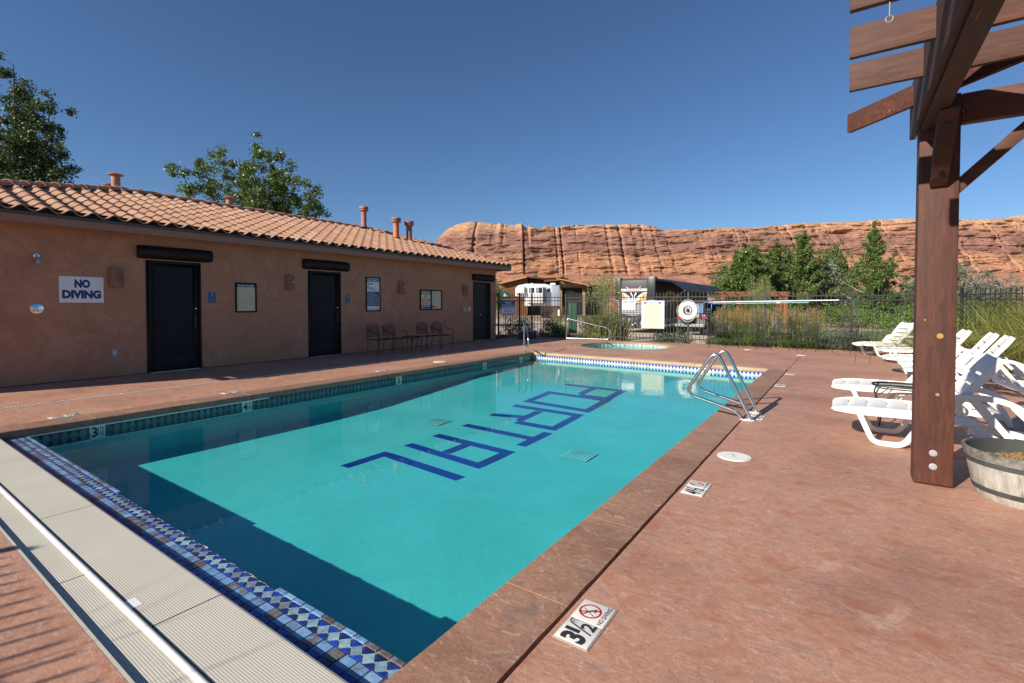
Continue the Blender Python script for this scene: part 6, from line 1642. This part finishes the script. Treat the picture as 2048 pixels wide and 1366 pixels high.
slab('roof', ((hx(1053.5), hz(552.8)), (hx(1145), hz(561))), .24, 8, -.1, 'siding_dark', 'siding_dark')
slab('roof', ((hx(1075), hz(552)), (hx(1125), hz(551.2))), .16, 6, 2.2, 'rust_roof', 'fascia_orange')
slab('roof', ((hx(1125), hz(551.2)), (hx(1140), hz(556.5))), .16, 6, 2.2, 'siding_dark', 'siding_dark')
MB().box(hx(1080), hx(1122), 2.8, 7, 0, hz(553.5)).build('clerestory', M['siding_dark'], hs)
slab('canopy', ((hx(1088), hz(562)), (hx(1116), hz(560.5))), .12, 2.5, -1.2, 'rust_roof', 'rust_roof')
ro = MB(); ro.add([(hx(1110), -1.6, hz(557.3)), (hx(1172), -1.6, hz(569)), (hx(1212), 5.5, hz(569)), (hx(1150), 5.5, hz(556.6)), (hx(1110), -1.6, hz(559)), (hx(1172), -1.6, hz(571)), (hx(1212), 5.5, hz(571)), (hx(1150), 5.5, hz(558.6))], [(0, 1, 2, 3), (7, 6, 5, 4), (1, 5, 6, 2)])
rr_ = ro.build('roof', M['rust_roof'], hs); mb = MB(); mb.add([(hx(1110), -1.63, hz(556.9)), (hx(1172), -1.63, hz(568.6)), (hx(1172), -1.63, hz(571)), (hx(1110), -1.63, hz(559.4))], [(0, 3, 2, 1)]); mb.build('fascia', M['fascia_orange'], rr_)
mb = MB(); mb.prism([(hx(1119), 0), (hx(1124), 0), (hx(1124), hz(575.5)), (hx(1165), hz(575.5)), (hx(1165), 0), (hx(1171), 0), (hx(1171), hz(570.5)), (hx(1119), hz(560.5))], .5, XYp); mb.build('stone_wall', M['stone'], hs)
MB().box(hx(1124), hx(1165), .35, .4, 0, hz(575.5)).build('garage_recess', M['mesh_dark'], hs); MB().box(hx(1123.5), hx(1165.5), -.06, .0, hz(576.2), hz(574.6)).build('garage_lintel', M['siding'], hs)  # near-black sheet paints the shade inside the garage opening
for x in (1121.5, 1168): MB().box(hx(x)-.09, hx(x)+.09, -.16, 0, hz(579.5), hz(575.5)).build('lantern', M['black_iron'], hs)
MB().box(hx(1171), hx(1210), 1.8, 6, 0, hz(571)).build('wing_wall', M['siding_dark'], hs)

# smaller park things
ut = empty('utility_box', 'dark green utility cabinet beyond the fence beside the gate post', 'utility box', (-11.2, 21.5, -.28), radians(28))
MB().box(-.22, .2, -.18, .18, .28, 1.78).build('cabinet', M['utility'] if 'utility' in M else simple('utility_green', (.02, .09, .055), .5), ut, bevel=.015)
MB().box(-.195, -.02, -.195, -.181, .34, 1.72).box(.0, .175, -.195, -.181, .34, 1.72).build('door_panel', simple('utility_door_green', (.03, .11, .065), .5), ut, bevel=.004)
pe = empty('power_pedestal', 'grey electrical hook-up pedestal among the golden grasses', 'pedestal', (-2.32, 21.4, -.28), radians(20))
MB().box(-.07, .07, -.05, .05, 0, .5).build('post', M['box_grey'], pe); MB().box(-.14, .14, -.09, .09, .5, 1.25).build('box', M['alu'], pe, bevel=.015); MB().box(-.11, .11, -.11, -.091, .62, 1.1).build('cover', M['box_grey'], pe, bevel=.006)
mk = empty('site_marker', 'thin white site marker post left of the black trailer', 'marker post', (-10.2, 24.6, -.28))
MB().box(-.05, .05, -.03, .03, 0, 1.05).build('post', M['white_paint'], mk)
sg = empty('park_sign', 'dark green site sign half hidden by the bath house corner', 'sign', (-20.6, 28.9, -.28), radians(34))
MB().box(-.35, .35, -.03, .03, 2.1, 2.65).build('board', simple('sign_green', (.03, .06, .055), .5), sg); MB().box(-.04, .04, -.02, .06, 0, 2.1).build('post', M['bark'], sg); MB().box(-.15, .15, -.036, -.031, 2.3, 2.36).box(-.08, .08, -.036, -.031, 2.4, 2.48).build('emblem', M['white_paint'], sg)
M['red_tub'] = simple('brown_red_tub', (.12, .05, .042), .7)
for (x, yv, lab) in ((-11.05, 16.78, 'front one of two small red brown tubs with pale lids by the corner fence'), (-10.82, 17.12, 'rear one of two small red brown tubs with pale lids by the corner fence')):
    t = empty('lidded_tub', lab, 'tub', (x, yv, 0), .3, 'lidded tubs by the corner fence')
    MB().box(-.16, .16, -.15, .15, .002, .29).build('tub', M['red_tub'], t, bevel=.03); MB().box(-.18, .18, -.17, .17, .29, .34).build('lid', M['box_grey'], t, bevel=.015)
fp = empty('garden_pergola', 'small reddish brown timber pergola beyond the fence among the reeds', 'pergola', (*far(0, 33), -.28), radians(34.65))
u3 = 33/971
def qx(p): return (p-1024)*u3
def qz(p): return 1.42 + .28 + (609-p)*u3
M['red_far'] = simple('red_cedar', (.27, .095, .045), .7, var=.25, scale=8)
for x, yv in ((1447, 0), (1573, 0), (1509, 2.2), (1598, 2.2)): MB().box(qx(x)-.11, qx(x)+.11, yv, yv+.2, 0, qz(590)).build('post', M['red_far'], fp, bevel=.01)
MB().box(qx(1443), qx(1580), -.04, .0, qz(593), qz(585)).box(qx(1500), qx(1603), 2.16, 2.2, qz(592), qz(585.5)).build('beam', M['red_far'], fp); MB().bar((qx(1447), .1, qz(600)), (qx(1462), .1, qz(590)), .1, .1).bar((qx(1573), .1, qz(600)), (qx(1558), .1, qz(590)), .1, .1).build('brace', M['red_far'], fp)
for i in range(7): MB().box(qx(1444+i*21), qx(1444+i*21)+.06, -.3, 2.5, qz(585), qz(583.2)).build('rafter', M['red_far'], fp)
for i in range(7): MB().box(qx(1557), qx(1567), .3, .34, qz(622-3.6*i), qz(620-3.6*i)).build('slat', M['red_far'], fp)

# ------------------------------------------------------------------ sandstone mesa
def mesa():
    rim = [(-400, 560), (300, 545), (600, 520), (820, 492), (862, 480), (869, 462), (885, 448), (905, 437), (935, 430.5), (962, 433), (990, 437), (1000, 434), (1015, 439), (1030, 439), (1045, 434), (1051, 443), (1066, 452), (1076, 458), (1095, 450), (1110, 454), (1130, 449), (1180, 448), (1260, 447), (1300, 449), (1330, 460), (1360, 457), (1400, 459), (1440, 455), (1500, 455), (1560, 449), (1620, 444), (1700, 443), (1760, 440), (1810, 438), (1832, 441), (1918, 440), (1960, 440), (2000, 437), (2048, 428), (2150, 420), (2400, 430), (2800, 445), (3400, 460)]
    D0 = 1500.0
    def rimh(p):
        for (a, ya), (b_, yb) in zip(rim, rim[1:]):
            if p <= b_: t = (p-a)/(b_-a); return (609-(ya+(yb-ya)*t))/971*(D0+260)
        return 250
    nc, nr = 820, 120
    P = []; fb = noise.fractal; N = noise.noise
    for i in range(nc+1):
        s = -420 + (2320+420)*i/nc            # pixels of bearing, only used to sample the rim profile
        hx_ = rimh(s + 1024*0)
        pxv = s
        xw = (pxv-1024)/971*(D0+260)
        crack = abs(N(Vector((xw*.006, 3.1, 0)))); cr2 = abs(N(Vector((xw*.021, 9.7, 0))))
        big = 60*N(Vector((xw*.0016, 0, 5))) + 9*N(Vector((xw*.009, 1, 5)))
        for j in range(nr+1):
            v = j/nr; z = hx_*v
            if v < .30: d = v/.30*150; rough = 4
            elif v < .34: d = 150 + (v-.30)/.04*16; rough = 5
            else:
                q = (v-.34)/.66; steps = 9
                k = q*steps; fz = k-int(k)
                led = (int(k) + max(0, (fz-.72)/.28)**1.0)/steps
                d = 166 + led*60 + q*95; rough = 11
            zz = z
            p3 = Vector((xw*.012, z*.05, d*.01))
            n1 = fb(p3, .9, 2.1, 5); n2 = fb(Vector((xw*.004, z*.09+2*N(Vector((xw*.004, 0, 0))), 4)), .8, 2.0, 4)
            cm = min(1, max(0, (v-.3)/.1)) 
            d += big*(.35+.65*v) + rough*n1*1.5 + 6*n2*cm + cm*(16*max(0, .02-crack)/.02 + 14*max(0, .035-cr2)/.035*max(0, N(Vector((xw*.01, z*.02, 8)))+.35))
            if v < .3: d += 7*fb(Vector((xw*.02, v*1.5, 2)), .9, 2.0, 4)
            zz += (2.0*n1 if v > .02 else 0)
            if pxv < 1060 and v > .62:         # smooth pale dome on the left knob
                d += (v-.62)/.38*((v-.62)/.38)*120
            P.append((xw, D0 + d - 60, zz))
        # rim runs back as a plateau
        P.append((xw, D0 + 900, hx_*1.0 - 10))
    m = nr+2
    F = [(i*m+j, (i+1)*m+j, (i+1)*m+j+1, i*m+j+1) for i in range(nc) for j in range(nr+1)]
    V = [(x*cy - d*sy, x*sy + d*cy, z + GZ) for x, d, z in P]
    mb = MB(); mb.v = V; mb.f = F
    return mb
def mesa_mat():
    m, nt, b = new_mat('sandstone_strata')
    tc = nt.nodes.new('ShaderNodeTexCoord'); sp_ = nt.nodes.new('ShaderNodeSeparateXYZ'); lk(nt, tc.outputs['Object'], sp_.inputs[0])
    w_ = nnode(nt, 'ShaderNodeTexNoise', Scale=.006, Detail=4.0); lk(nt, tc.outputs['Object'], w_.inputs['Vector'])
    zz = nt.nodes.new('ShaderNodeMath'); zz.operation = 'MULTIPLY_ADD'; zz.inputs[1].default_value = 46; lk(nt, w_.outputs[0], zz.inputs[0]); lk(nt, sp_.outputs['Z'], zz.inputs[2])
    mr = nnode(nt, 'ShaderNodeMapRange'); mr.inputs[1].default_value = 20; mr.inputs[2].default_value = 320; lk(nt, zz.outputs[0], mr.inputs[0])
    base = ramp(nt, mr.outputs[0], [(0, (.42, .21, .135)), (.27, (.42, .21, .135)), (.34, (.33, .165, .115)), (.44, (.44, .23, .135)), (.56, (.41, .215, .13)), (.62, (.24, .13, .10)), (.70, (.32, .17, .125)), (.80, (.28, .15, .115)), (.90, (.42, .23, .145)), (1, (.50, .30, .18))])
    st = nt.nodes.new('ShaderNodeMapping'); st.inputs['Scale'].default_value = (.006, .006, .16); lk(nt, tc.outputs['Object'], st.inputs[0])
    s1 = nnode(nt, 'ShaderNodeTexNoise', Scale=1.0, Detail=8.0, Roughness=.66); lk(nt, st.outputs[0], s1.inputs['Vector'])
    c = mixc(nt, .8, base, ramp(nt, s1.outputs[0], [(.34, (.52, .5, .53)), (.47, (.98, .97, .96)), (.6, (1.06, 1.06, 1.05)), (.72, (1.18, 1.2, 1.18))]), 'MULTIPLY')
    s2 = nnode(nt, 'ShaderNodeTexNoise', Scale=.03, Detail=8.0, Roughness=.7); lk(nt, tc.outputs['Object'], s2.inputs['Vector'])
    c = mixc(nt, .6, c, ramp(nt, s2.outputs[0], [(.34, (.6, .58, .62)), (.5, (1, 1, 1)), (.68, (1.16, 1.14, 1.1))]), 'MULTIPLY')
    # desert varnish streaks
    vm = nt.nodes.new('ShaderNodeMapping'); vm.inputs['Scale'].default_value = (.03, .03, .008); lk(nt, tc.outputs['Object'], vm.inputs[0])
    vn = nnode(nt, 'ShaderNodeTexNoise', Scale=1.0, Detail=6.0, Roughness=.6); lk(nt, vm.outputs[0], vn.inputs['Vector'])
    c = mixc(nt, ramp(nt, vn.outputs[0], [(.56, (0, 0, 0)), (.68, (.62, .62, .62))]), c, (.14, .08, .075))
    # scattered desert scrub
    gn = nnode(nt, 'ShaderNodeTexNoise', Scale=.22, Detail=2.0); lk(nt, tc.outputs['Object'], gn.inputs['Vector'])
    gm = ramp(nt, gn.outputs[0], [(.66, (0, 0, 0)), (.69, (.8, .8, .8))])
    c = mixc(nt, gm, c, (.15, .135, .07))
    lk(nt, c, b.inputs['Base Color']); b.inputs['Roughness'].default_value = .95; b.inputs['Specular IOR Level'].default_value = .1
    ad = nt.nodes.new('ShaderNodeMath'); ad.operation = 'ADD'; lk(nt, s1.outputs[0], ad.inputs[0]); lk(nt, s2.outputs[0], ad.inputs[1])
    bump(nt, ad.outputs[0], .55, 8.0, b); return m
M['mesa'] = mesa_mat()
o = mesa().build('mesa', M['mesa']); tag(o, kind='structure')
